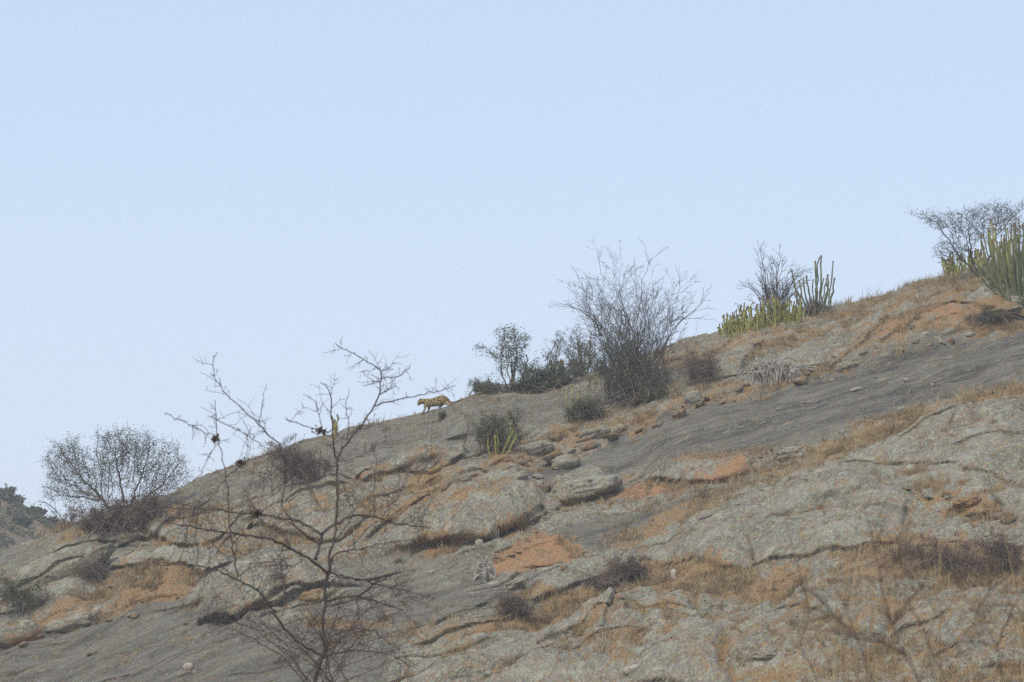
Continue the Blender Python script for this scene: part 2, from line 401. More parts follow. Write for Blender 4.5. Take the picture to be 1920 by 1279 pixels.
MAIN = {}
def mesh_np(name, verts, faces, attrs=None, smooth=False):
    """verts (N,3), faces (M,k) with one k"""
    me = bpy.data.meshes.new(name)
    verts = np.asarray(verts, np.float32); faces = np.asarray(faces, np.int32)
    me.vertices.add(len(verts)); me.vertices.foreach_set("co", verts.ravel())
    k = faces.shape[1]
    me.loops.add(faces.size); me.loops.foreach_set("vertex_index", faces.ravel())
    me.polygons.add(len(faces)); me.polygons.foreach_set("loop_start", np.arange(0, faces.size, k, dtype=np.int32))
    me.update(calc_edges=True)
    if smooth:
        me.polygons.foreach_set("use_smooth", np.ones(len(faces), bool))
    for an, (ty, ar) in (attrs or {}).items():
        at = me.attributes.new(an, ty, 'POINT')
        at.data.foreach_set('vector' if ty == 'FLOAT_VECTOR' else 'value', np.asarray(ar, np.float32).ravel())
    return me

def put(name, me, mat=None, parent=None, label=None, cat=None, group=None, kind=None, loc=None):
    o = bpy.data.objects.new(name, me)
    col.objects.link(o)
    if mat and me is not None and not me.materials: me.materials.append(mat)
    if parent: o.parent = parent
    if loc is not None: o.location = loc
    if label: o['label'] = label
    if cat: o['category'] = cat
    if group: o['group'] = group
    if kind: o['kind'] = kind
    return o

# ------------------------------------------------------------------ materials
def new_mat(name, rough=.9, spec=.25):
    m = bpy.data.materials.new(name); m.use_nodes = True
    b = m.node_tree.nodes['Principled BSDF']
    b.inputs['Roughness'].default_value = rough
    b.inputs['Specular IOR Level'].default_value = spec
    return m, m.node_tree, b
def N(nt, t, **kw):
    n = nt.nodes.new(t)
    for k, v in kw.items(): setattr(n, k, v)
    return n
def mapping(nt, src, scale):
    mp = N(nt, 'ShaderNodeMapping'); mp.inputs['Scale'].default_value = scale
    nt.links.new(src, mp.inputs[0]); return mp.outputs[0]
def noise(nt, co, sc, det=4, rough=.55, dist=0, out=0):
    n = N(nt, 'ShaderNodeTexNoise'); n.inputs['Scale'].default_value = sc; n.inputs['Detail'].default_value = det
    n.inputs['Roughness'].default_value = rough; n.inputs['Distortion'].default_value = dist
    nt.links.new(co, n.inputs['Vector']); return n.outputs[out]
def ramp(nt, f, stops):
    r = N(nt, 'ShaderNodeValToRGB'); nt.links.new(f, r.inputs[0])
    e = r.color_ramp.elements
    while len(e) < len(stops): e.new(.5)
    for i, (p, c) in enumerate(stops):
        e[i].position = p; e[i].color = (c, c, c, 1) if isinstance(c, (int, float)) else (*c, 1)
    return r.outputs[0]
def mixc(nt, f, a, b, mode='MIX'):
    m = N(nt, 'ShaderNodeMixRGB', blend_type=mode)
    for i, s in ((0, f), (1, a), (2, b)):
        if isinstance(s, (int, float)): m.inputs[i].default_value = s
        elif isinstance(s, tuple): m.inputs[i].default_value = (*s, 1)
        else: nt.links.new(s, m.inputs[i])
    return m.outputs[0]
def math_(nt, op, a, b=None, clamp=False):
    m = N(nt, 'ShaderNodeMath', operation=op); m.use_clamp = clamp
    for i, s in ((0, a), (1, b)):
        if s is None: continue
        if isinstance(s, (int, float)): m.inputs[i].default_value = s
        else: nt.links.new(s, m.inputs[i])
    return m.outputs[0]
def attr(nt, name, o='Fac'):
    a = N(nt, 'ShaderNodeAttribute'); a.attribute_name = name
    return a.outputs[o]

def rock_material(name):
    m, nt, b = new_mat(name, .95, .15)
    co = attr(nt, 'rockco', 'Vector')
    big = noise(nt, co, .55, 5, .6)
    med = noise(nt, co, 2.3, 5, .65)
    fine = noise(nt, co, 9, 4, .7)
    grit = noise(nt, co, 24, 3, .75)
    base = mixc(nt, ramp(nt, big, [(.35, 0), (.65, 1)]), (.150, .146, .118), (.255, .248, .200))
    base = mixc(nt, ramp(nt, med, [(.42, 0), (.62, .8)]), base, (.200, .140, .080))
    stain = ramp(nt, noise(nt, mapping(nt, co, (.5, 1.1, 1)), 1.15, 6, .68, .6), [(.50, 0), (.60, 1)])
    base = mixc(nt, math_(nt, 'MULTIPLY', stain, .75), base, (.115, .092, .062))
    cl = ramp(nt, noise(nt, mapping(nt, co, (.8, 1.3, 1)), 2.0, 6, .72, .4), [(.55, 0), (.63, 1)])
    base = mixc(nt, math_(nt, 'MULTIPLY', cl, .7), base, (.36, .36, .27))
    # lichen: pale grey-green, dark crusts and ochre spots
    lich = ramp(nt, fine, [(.50, 0), (.60, 1)])
    base = mixc(nt, math_(nt, 'MULTIPLY', lich, .65), base, (.35, .36, .255))
    ds = ramp(nt, grit, [(.36, 1), (.46, 0)])
    base = mixc(nt, math_(nt, 'MULTIPLY', ds, .75), base, (.072, .060, .048))
    ps = ramp(nt, grit, [(.57, 0), (.66, 1)])
    base = mixc(nt, math_(nt, 'MULTIPLY', ps, .45), base, (.46, .43, .33))
    och = ramp(nt, noise(nt, mapping(nt, co, (1, 1, 1)), 5.3, 4, .7), [(.58, 0), (.66, 1)])
    base = mixc(nt, math_(nt, 'MULTIPLY', och, .55), base, (.40, .25, .11))
    # pale
    base = mixc(nt, math_(nt, 'MULTIPLY', attr(nt, 'm_pale'), .5), base, mixc(nt, ds, (.40, .385, .31), (.19, .175, .135)))
    # dark slabs
    st = mapping(nt, co, (.35, 3.2, .8))
    streak = noise(nt, st, 1.6, 6, .7)
    st2 = mapping(nt, co, (1.0, 9, 2))
    streak2 = noise(nt, st2, 1.3, 4, .7)
    band = noise(nt, mapping(nt, co, (.10, 1.1, .3)), 1.1, 4, .6)
    dk = mixc(nt, ramp(nt, math_(nt, 'ADD', math_(nt, 'MULTIPLY', band, .6), math_(nt, 'MULTIPLY', streak, .4)), [(.42, 0), (.60, 1)]), (.058, .057, .048), (.165, .153, .118))
    dk = mixc(nt, math_(nt, 'MULTIPLY', ramp(nt, streak2, [(.55, 0), (.66, 1)]), .7), dk, (.32, .27, .19))
    dk = mixc(nt, math_(nt, 'MULTIPLY', ramp(nt, streak2, [(.3, 1), (.42, 0)]), .6), dk, (.06, .055, .052))
    dk = mixc(nt, math_(nt, 'MULTIPLY', ps, .5), dk, (.25, .24, .21))
    dk = mixc(nt, math_(nt, 'MULTIPLY', ramp(nt, noise(nt, mapping(nt, co, (.45, 1.6, 1)), 1.9, 6, .72), [(.52, 0), (.60, 1)]), .55), dk, (.185, .165, .125))
    dk = mixc(nt, math_(nt, 'MULTIPLY', ds, .35), dk, (.05, .05, .05))
    base = mixc(nt, math_(nt, 'MULTIPLY', attr(nt, 'm_dark'), .92), base, dk)
    # litter / dry grass stubble
    tn = math_(nt, 'ADD', attr(nt, 'm_tan'), math_(nt, 'MULTIPLY', math_(nt, 'SUBTRACT', med, .5), 1.3))
    tm = ramp(nt, tn, [(.30, 0), (.55, .9)])
    tan = mixc(nt, ramp(nt, grit, [(.35, 0), (.65, 1)]), (.135, .080, .036), (.38, .258, .125))
    base = mixc(nt, tm, base, tan)
    rn = math_(nt, 'ADD', attr(nt, 'm_red'), math_(nt, 'MULTIPLY', math_(nt, 'SUBTRACT', math_(nt, 'ADD', math_(nt, 'MULTIPLY', fine, .5), math_(nt, 'MULTIPLY', med, .5)), .5), 2.2))
    rm = ramp(nt, rn, [(.30, 0), (.85, .85)])
    red = mixc(nt, ramp(nt, grit, [(.35, 0), (.65, 1)]), (.19, .098, .042), (.44, .255, .125))
    base = mixc(nt, rm, base, red)
    # coloured mineral grain
    g = N(nt, 'ShaderNodeTexNoise'); g.inputs['Scale'].default_value = 16; g.inputs['Detail'].default_value = 3
    g.inputs['Roughness'].default_value = .8
    nt.links.new(co, g.inputs['Vector'])
    gc = mixc(nt, 1.0, (0, 0, 0), g.outputs['Color'], 'ADD')
    bc = N(nt, 'ShaderNodeBrightContrast'); bc.inputs['Contrast'].default_value = 1.3
    nt.links.new(gc, bc.inputs[0])
    base = mixc(nt, .30, base, bc.outputs[0], 'OVERLAY')
    base = mixc(nt, 1.0, base, (1.20, 1.17, 1.16), 'MULTIPLY')
    nt.links.new(base, b.inputs['Base Color'])
    bump = N(nt, 'ShaderNodeBump'); bump.inputs['Strength'].default_value = .8; bump.inputs['Distance'].default_value = .06
    hsum = math_(nt, 'ADD', math_(nt, 'MULTIPLY', fine, 1.0), math_(nt, 'MULTIPLY', grit, .55))
    hsum = math_(nt, 'ADD', hsum, math_(nt, 'MULTIPLY', streak2, .5))
    nt.links.new(hsum, bump.inputs['Height'])
    nt.links.new(bump.outputs[0], b.inputs['Normal'])
    return m

def simple_mat(name, c1, c2, sc=6, rough=.9, lo=.35, hi=.65, spec=.2, trans=False):
    m, nt, b = new_mat(name, rough, spec)
    geo = N(nt, 'ShaderNodeNewGeometry')
    co = geo.outputs['Position']
    f = noise(nt, co, sc, 3, .6)
    nt.links.new(mixc(nt, ramp(nt, f, [(lo, 0), (hi, 1)]), c1, c2), b.inputs['Base Color'])
    return m

M_ROCK = rock_material('granite')
M_BARK = simple_mat('bark', (.065, .050, .042), (.140, .115, .098), 5)
M_TWIG = simple_mat('twig', (.075, .056, .050), (.16, .13, .115), 1.2)
M_TWIG_DK = simple_mat('thorn_twig', (.075, .054, .046), (.165, .124, .104), 3)
M_NEAR = simple_mat('near_twig', (.085, .060, .045), (.19, .145, .11), 3)
M_BRUSH = simple_mat('brushwood', (.10, .074, .060), (.25, .19, .14), 2)
M_LEAF = simple_mat('acacia_leaf', (.07, .085, .045), (.16, .175, .095), 1.5)
M_LEAF_OL = simple_mat('olive_leaf', (.075, .084, .046), (.18, .185, .10), 2.5)
M_EUPH = simple_mat('euphorbia_green', (.10, .125, .060), (.21, .22, .11), 2)
M_EUPH_Y = simple_mat('euphorbia_yellow', (.20, .205, .055), (.40, .38, .11), 2)
M_TIP = simple_mat('euphorbia_tip', (.13, .060, .035), (.24, .15, .07), 3)
M_DEAD = simple_mat('dead_stem', (.24, .22, .18), (.46, .42, .35), 4)
M_GRASS = simple_mat('dry_grass', (.24, .175, .095), (.50, .39, .22), 1.1)
M_GRASS_OR = simple_mat('rusty_grass', (.175, .105, .045), (.38, .258, .125), 1.1)
M_STONE = simple_mat('weathered_stone', (.20, .165, .12), (.36, .31, .24), 5)
M_STONE_P = simple_mat('pale_stone', (.34, .29, .22), (.50, .45, .37), 6)

# ------------------------------------------------------------------ hillside mesh
idx = np.arange(NX * NY).reshape(NY, NX)
quads = np.stack([idx[:-1, :-1], idx[:-1, 1:], idx[1:, 1:], idx[1:, :-1]], -1).reshape(-1, 4)
verts = np.stack([X, Yf, Zf], -1).reshape(-1, 3)
rockco = np.stack([X, T, DZ], -1).reshape(-1, 3)
me = mesh_np('hillside', verts, quads, {
    'rockco': ('FLOAT_VECTOR', rockco), 'm_dark': ('FLOAT', m_dark), 'm_tan': ('FLOAT', m_tan),
    'm_red': ('FLOAT', m_red), 'm_pale': ('FLOAT', m_pale)}, smooth=True)
hill = put('hillside', me, M_ROCK, kind='structure', label='bare granite whaleback hillside with ledges, dry grass strips and dark streaked slabs')

def zat(x, y):
    i = np.clip(np.searchsorted(gx, x) - 1, 0, NX - 2); j = np.clip(np.searchsorted(gy, y) - 1, 0, NY - 2)
    fx = (x - gx[i]) / (gx[i + 1] - gx[i]); fy = (y - gy[j]) / (gy[j + 1] - gy[j])
    return (Zf[j, i] * (1 - fx) + Zf[j, i + 1] * fx) * (1 - fy) + (Zf[j + 1, i] * (1 - fx) + Zf[j + 1, i + 1] * fx) * fy
def hit(u, v):
    """where the line of sight through a photo pixel meets the hillside"""
    d = raydir(u, v)
    s = np.arange(74, 150, .06)
    x, y, z = d[0] * s, d[1] * s, d[2] * s
    c = z - zat(x, y)
    k = np.where(c < 0)[0]
    i = k[0] if len(k) else int(np.argmin(c[(y < ycrest(x) + 1.5)]))
    return np.array([x[i], y[i], float(zat(x[i], y[i]))])
def px_at(P): return (P[1] * cP + P[2] * sP) / FPX     # metres per photo pixel there

# ------------------------------------------------------------------ hill farther away on the left
fx_ = np.linspace(-70, 0, 200); fy_ = np.linspace(180, 330, 160)
FX, FY = np.meshgrid(fx_, fy_)
def zfar(x, y):
    u = CX + FPX * x / y
    prof = np.interp(u, [-700, -300, -60, 10, 40, 80, 120, 170, 240, 400], [700, 800, 905, 947, 957, 975, 990, 1020, 1080, 1300])
    zc = (1500 - prof) / FPX * 255
    return np.maximum(zc - .35 * (np.sqrt((255 - y) ** 2 + 100) - 10) + .8 * fbm(x * .12, y * .12, 4, 71), -1.9)
FZ = zfar(FX, FY)
fi = np.arange(FX.size).reshape(FX.shape)
fq = np.stack([fi[:-1, :-1], fi[:-1, 1:], fi[1:, 1:], fi[1:, :-1]], -1).reshape(-1, 4)
mf = mesh_np('far_hill', np.stack([FX, FY, FZ], -1).reshape(-1, 3), fq, {
    'rockco': ('FLOAT_VECTOR', np.stack([FX * .5, FY * .5, FZ], -1).reshape(-1, 3)),
    'm_dark': ('FLOAT', .8 + .4 * fbm(FX * .2, FY * .2, 3, 72)), 'm_tan': ('FLOAT', .5 + .4 * fbm(FX * .15, FY * .15, 3, 73)),
    'm_red': ('FLOAT', FX * 0), 'm_pale': ('FLOAT', FX * 0)}, smooth=True)
put('far_hill', mf, M_ROCK, kind='structure', label='scrubby lower hill showing behind at the far left edge')

# ------------------------------------------------------------------ plant tools
class Segs:
    def __init__(s): s.a = []; s.b = []; s.ra = []; s.rb = []
    def add(s, a, b, ra, rb): s.a.append(a); s.b.append(b); s.ra.append(ra); s.rb.append(rb)
    def poly(s, pts, r0, r1):
        n = len(pts) - 1
        for i in range(n):
            s.add(pts[i], pts[i + 1], r0 + (r1 - r0) * i / n, r0 + (r1 - r0) * (i + 1) / n)
    def mesh(s, name, sides=3):
        A = np.array(s.a, float); B = np.array(s.b, float); ra = np.array(s.ra)[:, None]; rb = np.array(s.rb)[:, None]
        d = B - A; L = np.linalg.norm(d, axis=1, keepdims=True) + 1e-9; d /= L
        ref = np.where(np.abs(d[:, 2:3]) > .9, np.array([[1., 0, 0]]), np.array([[0, 0, 1.]]))
        e1 = np.cross(d, ref); e1 /= np.linalg.norm(e1, axis=1, keepdims=True)
        e2 = np.cross(d, e1)
        vs_ = []
        for P, r in ((A - d * ra * .3, ra), (B, rb)):
            for k in range(sides):
                t = 2 * math.pi * k / sides
                vs_.append(P + r * (e1 * math.cos(t) + e2 * math.sin(t)))
        Vv = np.stack(vs_, 1).reshape(-1, 3)
        n = len(A); base = np.arange(n)[:, None] * (2 * sides)
        f = []
        for k in range(sides):
            k2 = (k + 1) % sides
            f.append(np.concatenate([base + k, base + k2, base + sides + k2, base + sides + k], 1))
        return mesh_np(name, Vv, np.stack(f, 1).reshape(-1, 4))

def leaf_mesh(name, pts, size, rng, n=1, spread=.05):
    P = np.repeat(np.array(pts, float), n, 0)
    P = P + rng.normal(0, spread, P.shape)
    a = rng.normal(0, 1, P.shape); a /= np.linalg.norm(a, axis=1, keepdims=True)
    b = np.cross(a, rng.normal(0, 1, P.shape)); b /= np.linalg.norm(b, axis=1, keepdims=True)
    s = size * rng.uniform(.5, 1.3, (len(P), 1))
    V_ = np.stack([P, P + a * s * .5 + b * s * .3, P + a * s, P + a * s * .5 - b * s * .3], 1).reshape(-1, 3)
    return mesh_np(name, V_, np.arange(len(V_)).reshape(-1, 4))

def tube_mesh(name, pts, radii, sides=6, cap=True):
    P = np.array(pts, float); n = len(P)
    rr = np.array(radii, float) if not np.isscalar(radii) else np.full(n, radii)
    d = np.gradient(P, axis=0); d /= np.linalg.norm(d, axis=1, keepdims=True) + 1e-9
    e = np.cross(d[0], [0.3, 1, .2]); V_ = []
    for i in range(n):
        e = e - d[i] * (e @ d[i]); e /= np.linalg.norm(e) + 1e-9
        f = np.cross(d[i], e)
        for k in range(sides):
            t = 2 * math.pi * k / sides
            V_.append(P[i] + rr[i] * (e * math.cos(t) + f * math.sin(t)))
    F_ = []
    for i in range(n - 1):
        for k in range(sides):
            k2 = (k + 1) % sides
            F_.append((i * sides + k, i * sides + k2, (i + 1) * sides + k2, (i + 1) * sides + k))
    me = bpy.data.meshes.new(name)
    if cap: F_.append(tuple(range((n - 1) * sides, n * sides)))
    me.from_pydata([tuple(v) for v in V_], [], F_)
    me.polygons.foreach_set("use_smooth", np.ones(len(me.polygons), bool))
    return me

def colony(rng, starts, att, step, di, dk, iters=70):
    nodes = [np.array(s, float) for s in starts[0]]
    par = [-1] + list(range(len(nodes) - 1))
    for st in starts[1:]:
        p = 0
        for s in st: nodes.append(np.array(s, float)); par.append(p); p = len(nodes) - 1
    att = np.array(att); best = np.full(len(att), 1e9); bi = np.zeros(len(att), int)
    done = 0
    for it in range(iters):
        for k in range(done, len(nodes)):
            d = np.linalg.norm(att - nodes[k], axis=1)
            m = d < best
            best[m] = d[m]; bi[m] = k
        done = len(nodes)
        keep = best > dk
        att = att[keep]; best = best[keep]; bi = bi[keep]
        if len(att) < 3: break
        act = best < di
        if not act.any(): break
        dirs = {}
        dv = att[act] - np.array(nodes)[bi[act]]
        dv /= np.linalg.norm(dv, axis=1, keepdims=True)
        acc = np.zeros((len(nodes), 3)); np.add.at(acc, bi[act], dv)
        ks = np.unique(bi[act]); added = 0
        for k in ks:
            v = acc[k]; l = np.linalg.norm(v)
            if l < 1e-6: continue
            v = v / l + rng.normal(0, .22, 3); v /= np.linalg.norm(v)
            nodes.append(nodes[k] + v * step); par.append(int(k)); added += 1
        if not added: break
    return np.array(nodes), par

def rand_perp(rng, d):
    v = np.cross(d, rng.normal(0, 1, 3)); return v / (np.linalg.norm(v) + 1e-9)

def colony_tree(name, u0, v0, env, label, cat, seed=0, n_att=900, step=.16, stems=1, trunk_h=.25, twig=.3, leaf=0, leafsize=.05, r_tip=.006, r_max=.10,
                leafmat=None, twigmat=None, spurs=2, depthk=.8, P=None, group=None, ex=2.3, lean=0, thr=.43):
    rng = np.random.default_rng(seed)
    P = hit(u0, v0) if P is None else np.array(P, float)
    s = px_at(P)
    att = []; tot = sum(e[2] * e[3] for e in env)
    for cu, cv, ru, rv in env:
        m = int(n_att * ru * rv / tot)
        q = rng.normal(0, 1, (m, 3)); q /= np.linalg.norm(q, axis=1, keepdims=True); q *= rng.uniform(0, 1, (m, 1)) ** .45
        c = np.array([(cu - u0) * s, 0, (v0 - cv) * s])
        att.append(c + q * np.array([ru * s, ru * s * depthk, rv * s]))
    att = np.concatenate(att); att = att[att[:, 2] > .03]
    cl = vnoise(att[:, 0] * 1.1 + seed * 3.1, att[:, 2] * 1.6 + att[:, 1] * .8, seed) * .65 + vnoise(att[:, 1] * 1.7, att[:, 2] * 1.7 + 9 + att[:, 0], seed + 1) * .35
    att = att[cl > thr]
    H = (v0 - min(e[1] for e in env)) * s
    starts = []
    for k in range(stems):
        ang = rng.uniform(0, 6.28); sp = .10 + .5 * (stems > 1)
        d = np.array([math.cos(ang) * sp + lean, math.sin(ang) * sp, 1.]); d /= np.linalg.norm(d)
        p = np.array([0, 0, -.15]); st = [p] if k == 0 else []
        nst = max(2, int(trunk_h * H / step))
        for i in range(nst):
            d = d + rng.normal(0, .10, 3); d /= np.linalg.norm(d); p = p + d * step; st.append(p)
        starts.append(st)
    nodes, par = colony(rng, starts, att, step, step * 14, step * 1.6)
    n = len(nodes); r = np.zeros(n); cnt = np.zeros(n)
    for k in range(n - 1, 0, -1):
        if r[k] == 0: r[k] = r_tip ** ex
        r[par[k]] += r[k]
    r[0] = max(r[0], r_tip ** ex)
    rad = np.minimum(r ** (1 / ex), r_max)
    root = put(name, None, label=label, cat=cat, group=group, loc=P)
    thick, thin = Segs(), Segs()
    lp = []
    for k in range(1, n):
        p = par[k]
        ra, rb = min(rad[p], rad[k] * 1.35), rad[k]
        (thick if rb > r_tip * 3.0 else thin).add(nodes[p], nodes[k], ra, rb)
        if rb < r_tip * 3.2:
            d = nodes[k] - nodes[p]; d /= np.linalg.norm(d) + 1e-9
            for q in range(spurs):
                if rng.random() < .75:
                    v = d * rng.uniform(.2, .9) + rand_perp(rng, d); v /= np.linalg.norm(v)
                    L = twig * rng.uniform(.3, 1.1)
                    a = nodes[k]; 
                    for sgm in range(2):
                        v = v + rng.normal(0, .25, 3); v /= np.linalg.norm(v)
                        b = a + v * L / 2
                        thin.add(a, b, r_tip * (.8 - .25 * sgm), r_tip * (.55 - .2 * sgm)); a = b
                        if leaf and b[2] > 0: lp.append(b)
    if thick.a: put('trunk', thick.mesh(name + '_trunk', 5), M_BARK, root)
    put('twigs', thin.mesh(name + '_twigs', 3), twigmat or M_TWIG, root, kind='stuff')
    if leaf and lp:
        put('leaves', leaf_mesh(name + '_leaves', lp, leafsize, rng, leaf, .06), leafmat or M_LEAF, root, kind='stuff')
    return root, P, s

def curve(a, b, bow, rng, n=9, wob=.02):
    """arched line from a to b through a bow offset"""
    a = np.array(a, float); b = np.array(b, float); m = (a + b) / 2 + np.array(bow)
    L = np.linalg.norm(b - a); o = []
    off = np.zeros(3)
    for i in range(n + 1):
        t = i / n
        p = a * (1 - t) ** 2 + 2 * m * t * (1 - t) + b * t * t
        if 0 < i: off = off + rng.normal(0, wob * L / n ** .5, 3)
        o.append(p + off * min(1, 3 * t))
    return np.array(o)

def sprout(rng, segs, pts, r, level, maxl, dens, lfac, ang=(.35, 1.0), tips=None, up=.15, rmin=.004):
    n = len(pts) - 1
    if tips is not None: tips.extend(pts[n // 2:])
    if level >= maxl: return
    L = sum(np.linalg.norm(pts[i + 1] - pts[i]) for i in range(n))
    cnt = rng.poisson(dens[level] * 1.0)
    for c in range(cnt):
        t = rng.uniform(.15, .97) ** .8
        i = min(n - 1, int(t * n)); a = pts[i] + (pts[i + 1] - pts[i]) * (t * n - i)
        d = pts[i + 1] - pts[i]; d = d / (np.linalg.norm(d) + 1e-9)
        th = rng.uniform(*ang)
        v = d * math.cos(th) + rand_perp(rng, d) * math.sin(th) + np.array([0, 0, up]); v /= np.linalg.norm(v)
        l = L * lfac[level] * rng.uniform(.4, 1.15) * (1.15 - .6 * t)
        b = a + v * l
        m = 5 if level == 0 else 3
        cp = curve(a, b, (0, 0, l * rng.uniform(-.02, .14)), rng, m, .07)
        if cp[-1][2] < -.3: continue
        rr = max(rmin, r * (.62 - .25 * t))
        segs.poly(cp, rr, max(rmin * .6, rr * .45))
        sprout(rng, segs, cp, rr, level + 1, maxl, dens, lfac, ang, tips, up, rmin)

def fan_bush(name, u0, v0, env, label, cat, seed=0, stems=24, r0=.018, dens=(7, 4, 2), lfac=(.38, .4, .4), maxl=2, wob=.05, bow=.12, leaf=0, leafsize=.05,
             leafmat=None, twigmat=None, base_r=.15, depthk=.8, group=None, P=None, edge=.55, rmin=.004, up=.12):
    rng = np.random.default_rng(seed)
    P = hit(u0, v0) if P is None else np.array(P, float)
    s = px_at(P)
    root = put(name, None, label=label, cat=cat, group=group, loc=P)
    main, tw = Segs(), Segs(); tips = []
    wts = np.array([e[2] * e[3] for e in env], float); wts /= wts.sum()
    if edge < .4: stems = int(stems * .6)
    for k in range(stems):
        cu, cv, ru, rv = env[rng.choice(len(env), p=wts)]
        q = rng.normal(0, 1, 3); q /= np.linalg.norm(q); q *= rng.uniform(edge, 1) * (rng.lognormal(-.08, .30) * (.50 + 1.05 * float(vnoise(np.array(math.atan2(q[1], q[0]) * 1.3 + 9), np.array(q[2] * 2.2 + 5), seed))) if edge < .4 else 1)
        if q[2] < -.3: q[2] = abs(q[2])
        tip = np.array([(cu - u0) * s + q[0] * ru * s, q[1] * ru * s * depthk, (v0 - cv) * s + q[2] * rv * s])
        tip[2] = max(tip[2], .05)
        a = np.array([rng.normal(0, base_r), rng.normal(0, base_r), -.1])
        L = np.linalg.norm(tip - a)
        c = curve(a, tip, (-.10 * (tip[0] - a[0]), 0, bow * L + .12 * abs(tip[0])), rng, 10, wob)
        r = r0 * rng.uniform(.6, 1.2) * (.6 + .4 * L / (rv * s * 2 + .01))
        if stems <= 12:
            one = Segs(); one.poly(c, r, r * .3); put('stem', one.mesh(name + '_stem', 4), M_BARK if twigmat is None else twigmat, root)
        else: main.poly(c, r, r * .3)
        sprout(rng, tw, c, r * .8, 0, maxl, dens, lfac, tips=tips, rmin=rmin, up=up)
    if main.a: put('stems', main.mesh(name + '_stems', 4), M_BARK if twigmat is None else twigmat, root, kind='stuff')
    if tw.a: put('twigs', tw.mesh(name + '_twigs', 3), twigmat or M_TWIG, root, kind='stuff')
    if leaf and tips:
        tips = [t for t in tips if t[2] > 0]
        put('leaves', leaf_mesh(name + '_leaves', tips, leafsize, rng, leaf, .05), leafmat or M_LEAF_OL, root, kind='stuff')
    return root, P, s

def star_tube(name, pts, radii, ribs=5):
    """fleshy ribbed euphorbia stem"""
    P = np.array(pts, float); n = len(P); d = np.gradient(P, axis=0); d /= np.linalg.norm(d, axis=1, keepdims=True) + 1e-9
    sides = ribs * 2; V_ = []; e = np.array([1., .2, 0])
    for i in range(n):
        e = e - d[i] * (e @ d[i]); e /= np.linalg.norm(e); f = np.cross(d[i], e)
        for k in range(sides):
            t = 2 * math.pi * k / sides; rr = radii[i] * (1.0 if k % 2 == 0 else .68)
            V_.append(P[i] + rr * (e * math.cos(t) + f * math.sin(t)))
    V_.append(P[-1] + d[-1] * radii[-1] * .7)
    F_ = [(i * sides + k, i * sides + (k + 1) % sides, (i + 1) * sides + (k + 1) % sides, (i + 1) * sides + k) for i in range(n - 1) for k in range(sides)]
    F_ += [((n - 1) * sides + k, (n - 1) * sides + (k + 1) % sides, n * sides) for k in range(sides)]
    me = bpy.data.meshes.new(name); me.from_pydata([tuple(v) for v in V_], [], F_)
    return me

def euphorbia(name, u0, v0, stems, label, seed=0, mat=None, r=.045, group=None, P=None, jit=.3, tips=True, wob=.012):
    """stems: list of (base du, tip du, tip dv(up), bulge) in photo pixels from the foot"""
    rng = np.random.default_rng(seed)
    P = hit(u0, v0) if P is None else np.array(P, float)
    s = px_at(P)
    root = put(name, None, label=label, cat='cactus-like shrub', group=group, loc=P)
    for bu, tu, tv, bl in stems:
        y0 = rng.normal(0, jit); y1 = y0 + rng.normal(0, jit * .6)
        zb = float(zat(P[0] + bu * s, P[1] + y0)) - P[2] - .1
        a = np.array([bu * s, y0, zb]); b = np.array([tu * s, y1, tv * s])
        m = np.array([a[0] + (b[0] - a[0]) * (.5 + bl), (y0 + y1) / 2, zb + (b[2] - zb) * (.5 - bl * .7)])
        n = 9; pts = []
        for i in range(n + 1):
            t = i / n
            pts.append(a * (1 - t) ** 2 + 2 * m * t * (1 - t) + b * t * t + rng.normal(0, wob, 3) * (1 if i else 0))
        rr = r * rng.uniform(.8, 1.2)
        rad = [rr * (.95 + .12 * math.sin(i * 2.4 + bu) - .25 * (i == n)) for i in range(n + 1)]
        o = put('stem', star_tube(name + '_stem', pts, rad), mat or M_EUPH, root)
        if tips:
            d = pts[-1] - pts[-2]; d = d / np.linalg.norm(d)
            put('tip', star_tube(name + '_tip', [pts[-1] - d * rr * .4, pts[-1] + d * rr * 1.1, pts[-1] + d * rr * 2.3], [rr * 1.02, rr * .95, rr * .5]), M_TIP, o)
    return root, P, s

# ------------------------------------------------------------------ trees and shrubs on the skyline, left to right
colony_tree('acacia_tree', 226, 985, [(150, 868, 78, 52), (225, 850, 85, 52), (295, 866, 62, 56), (120, 925, 46, 40), (200, 835, 90, 30), (330, 895, 32, 40), (180, 915, 60, 45), (270, 915, 55, 45)],
            'wide flat-topped leafless acacia with several trunks, standing alone left on the skyline', 'tree', 3, 6500, .11, 5, .16, .34, 2, .05, .0062, .10, depthk=.6, spurs=3, thr=.445)
fan_bush('thorn_thicket', 232, 1008, [(215, 965, 85, 40), (290, 955, 70, 28), (165, 990, 60, 30)], 'dense reddish brown thorn thicket around the foot of the flat-topped acacia',
         'shrub', 5, 190, .010, (6, 4, 2), twigmat=M_BRUSH, maxl=2, leaf=2, leafsize=.05, leafmat=M_BRUSH, base_r=.9, edge=.2)
fan_bush('bare_sapling', 122, 985, [(110, 945, 45, 30), (130, 960, 50, 20)], 'low bare forked sapling leaning over the shoulder left of the acacia', 'shrub', 7, 9, .016, (5, 3, 2), bow=.02)
fan_bush('twiggy_bush', 560, 915, [(520, 850, 60, 28), (590, 868, 62, 30), (555, 885, 80, 30)], 'dense dark brown twiggy bush on the dome edge behind the big foreground thorn tree', 'shrub',
         9, 120, .010, (6, 4, 2), maxl=2, twigmat=M_BRUSH, leaf=2, leafsize=.045, leafmat=M_BRUSH, base_r=.7, edge=.2)
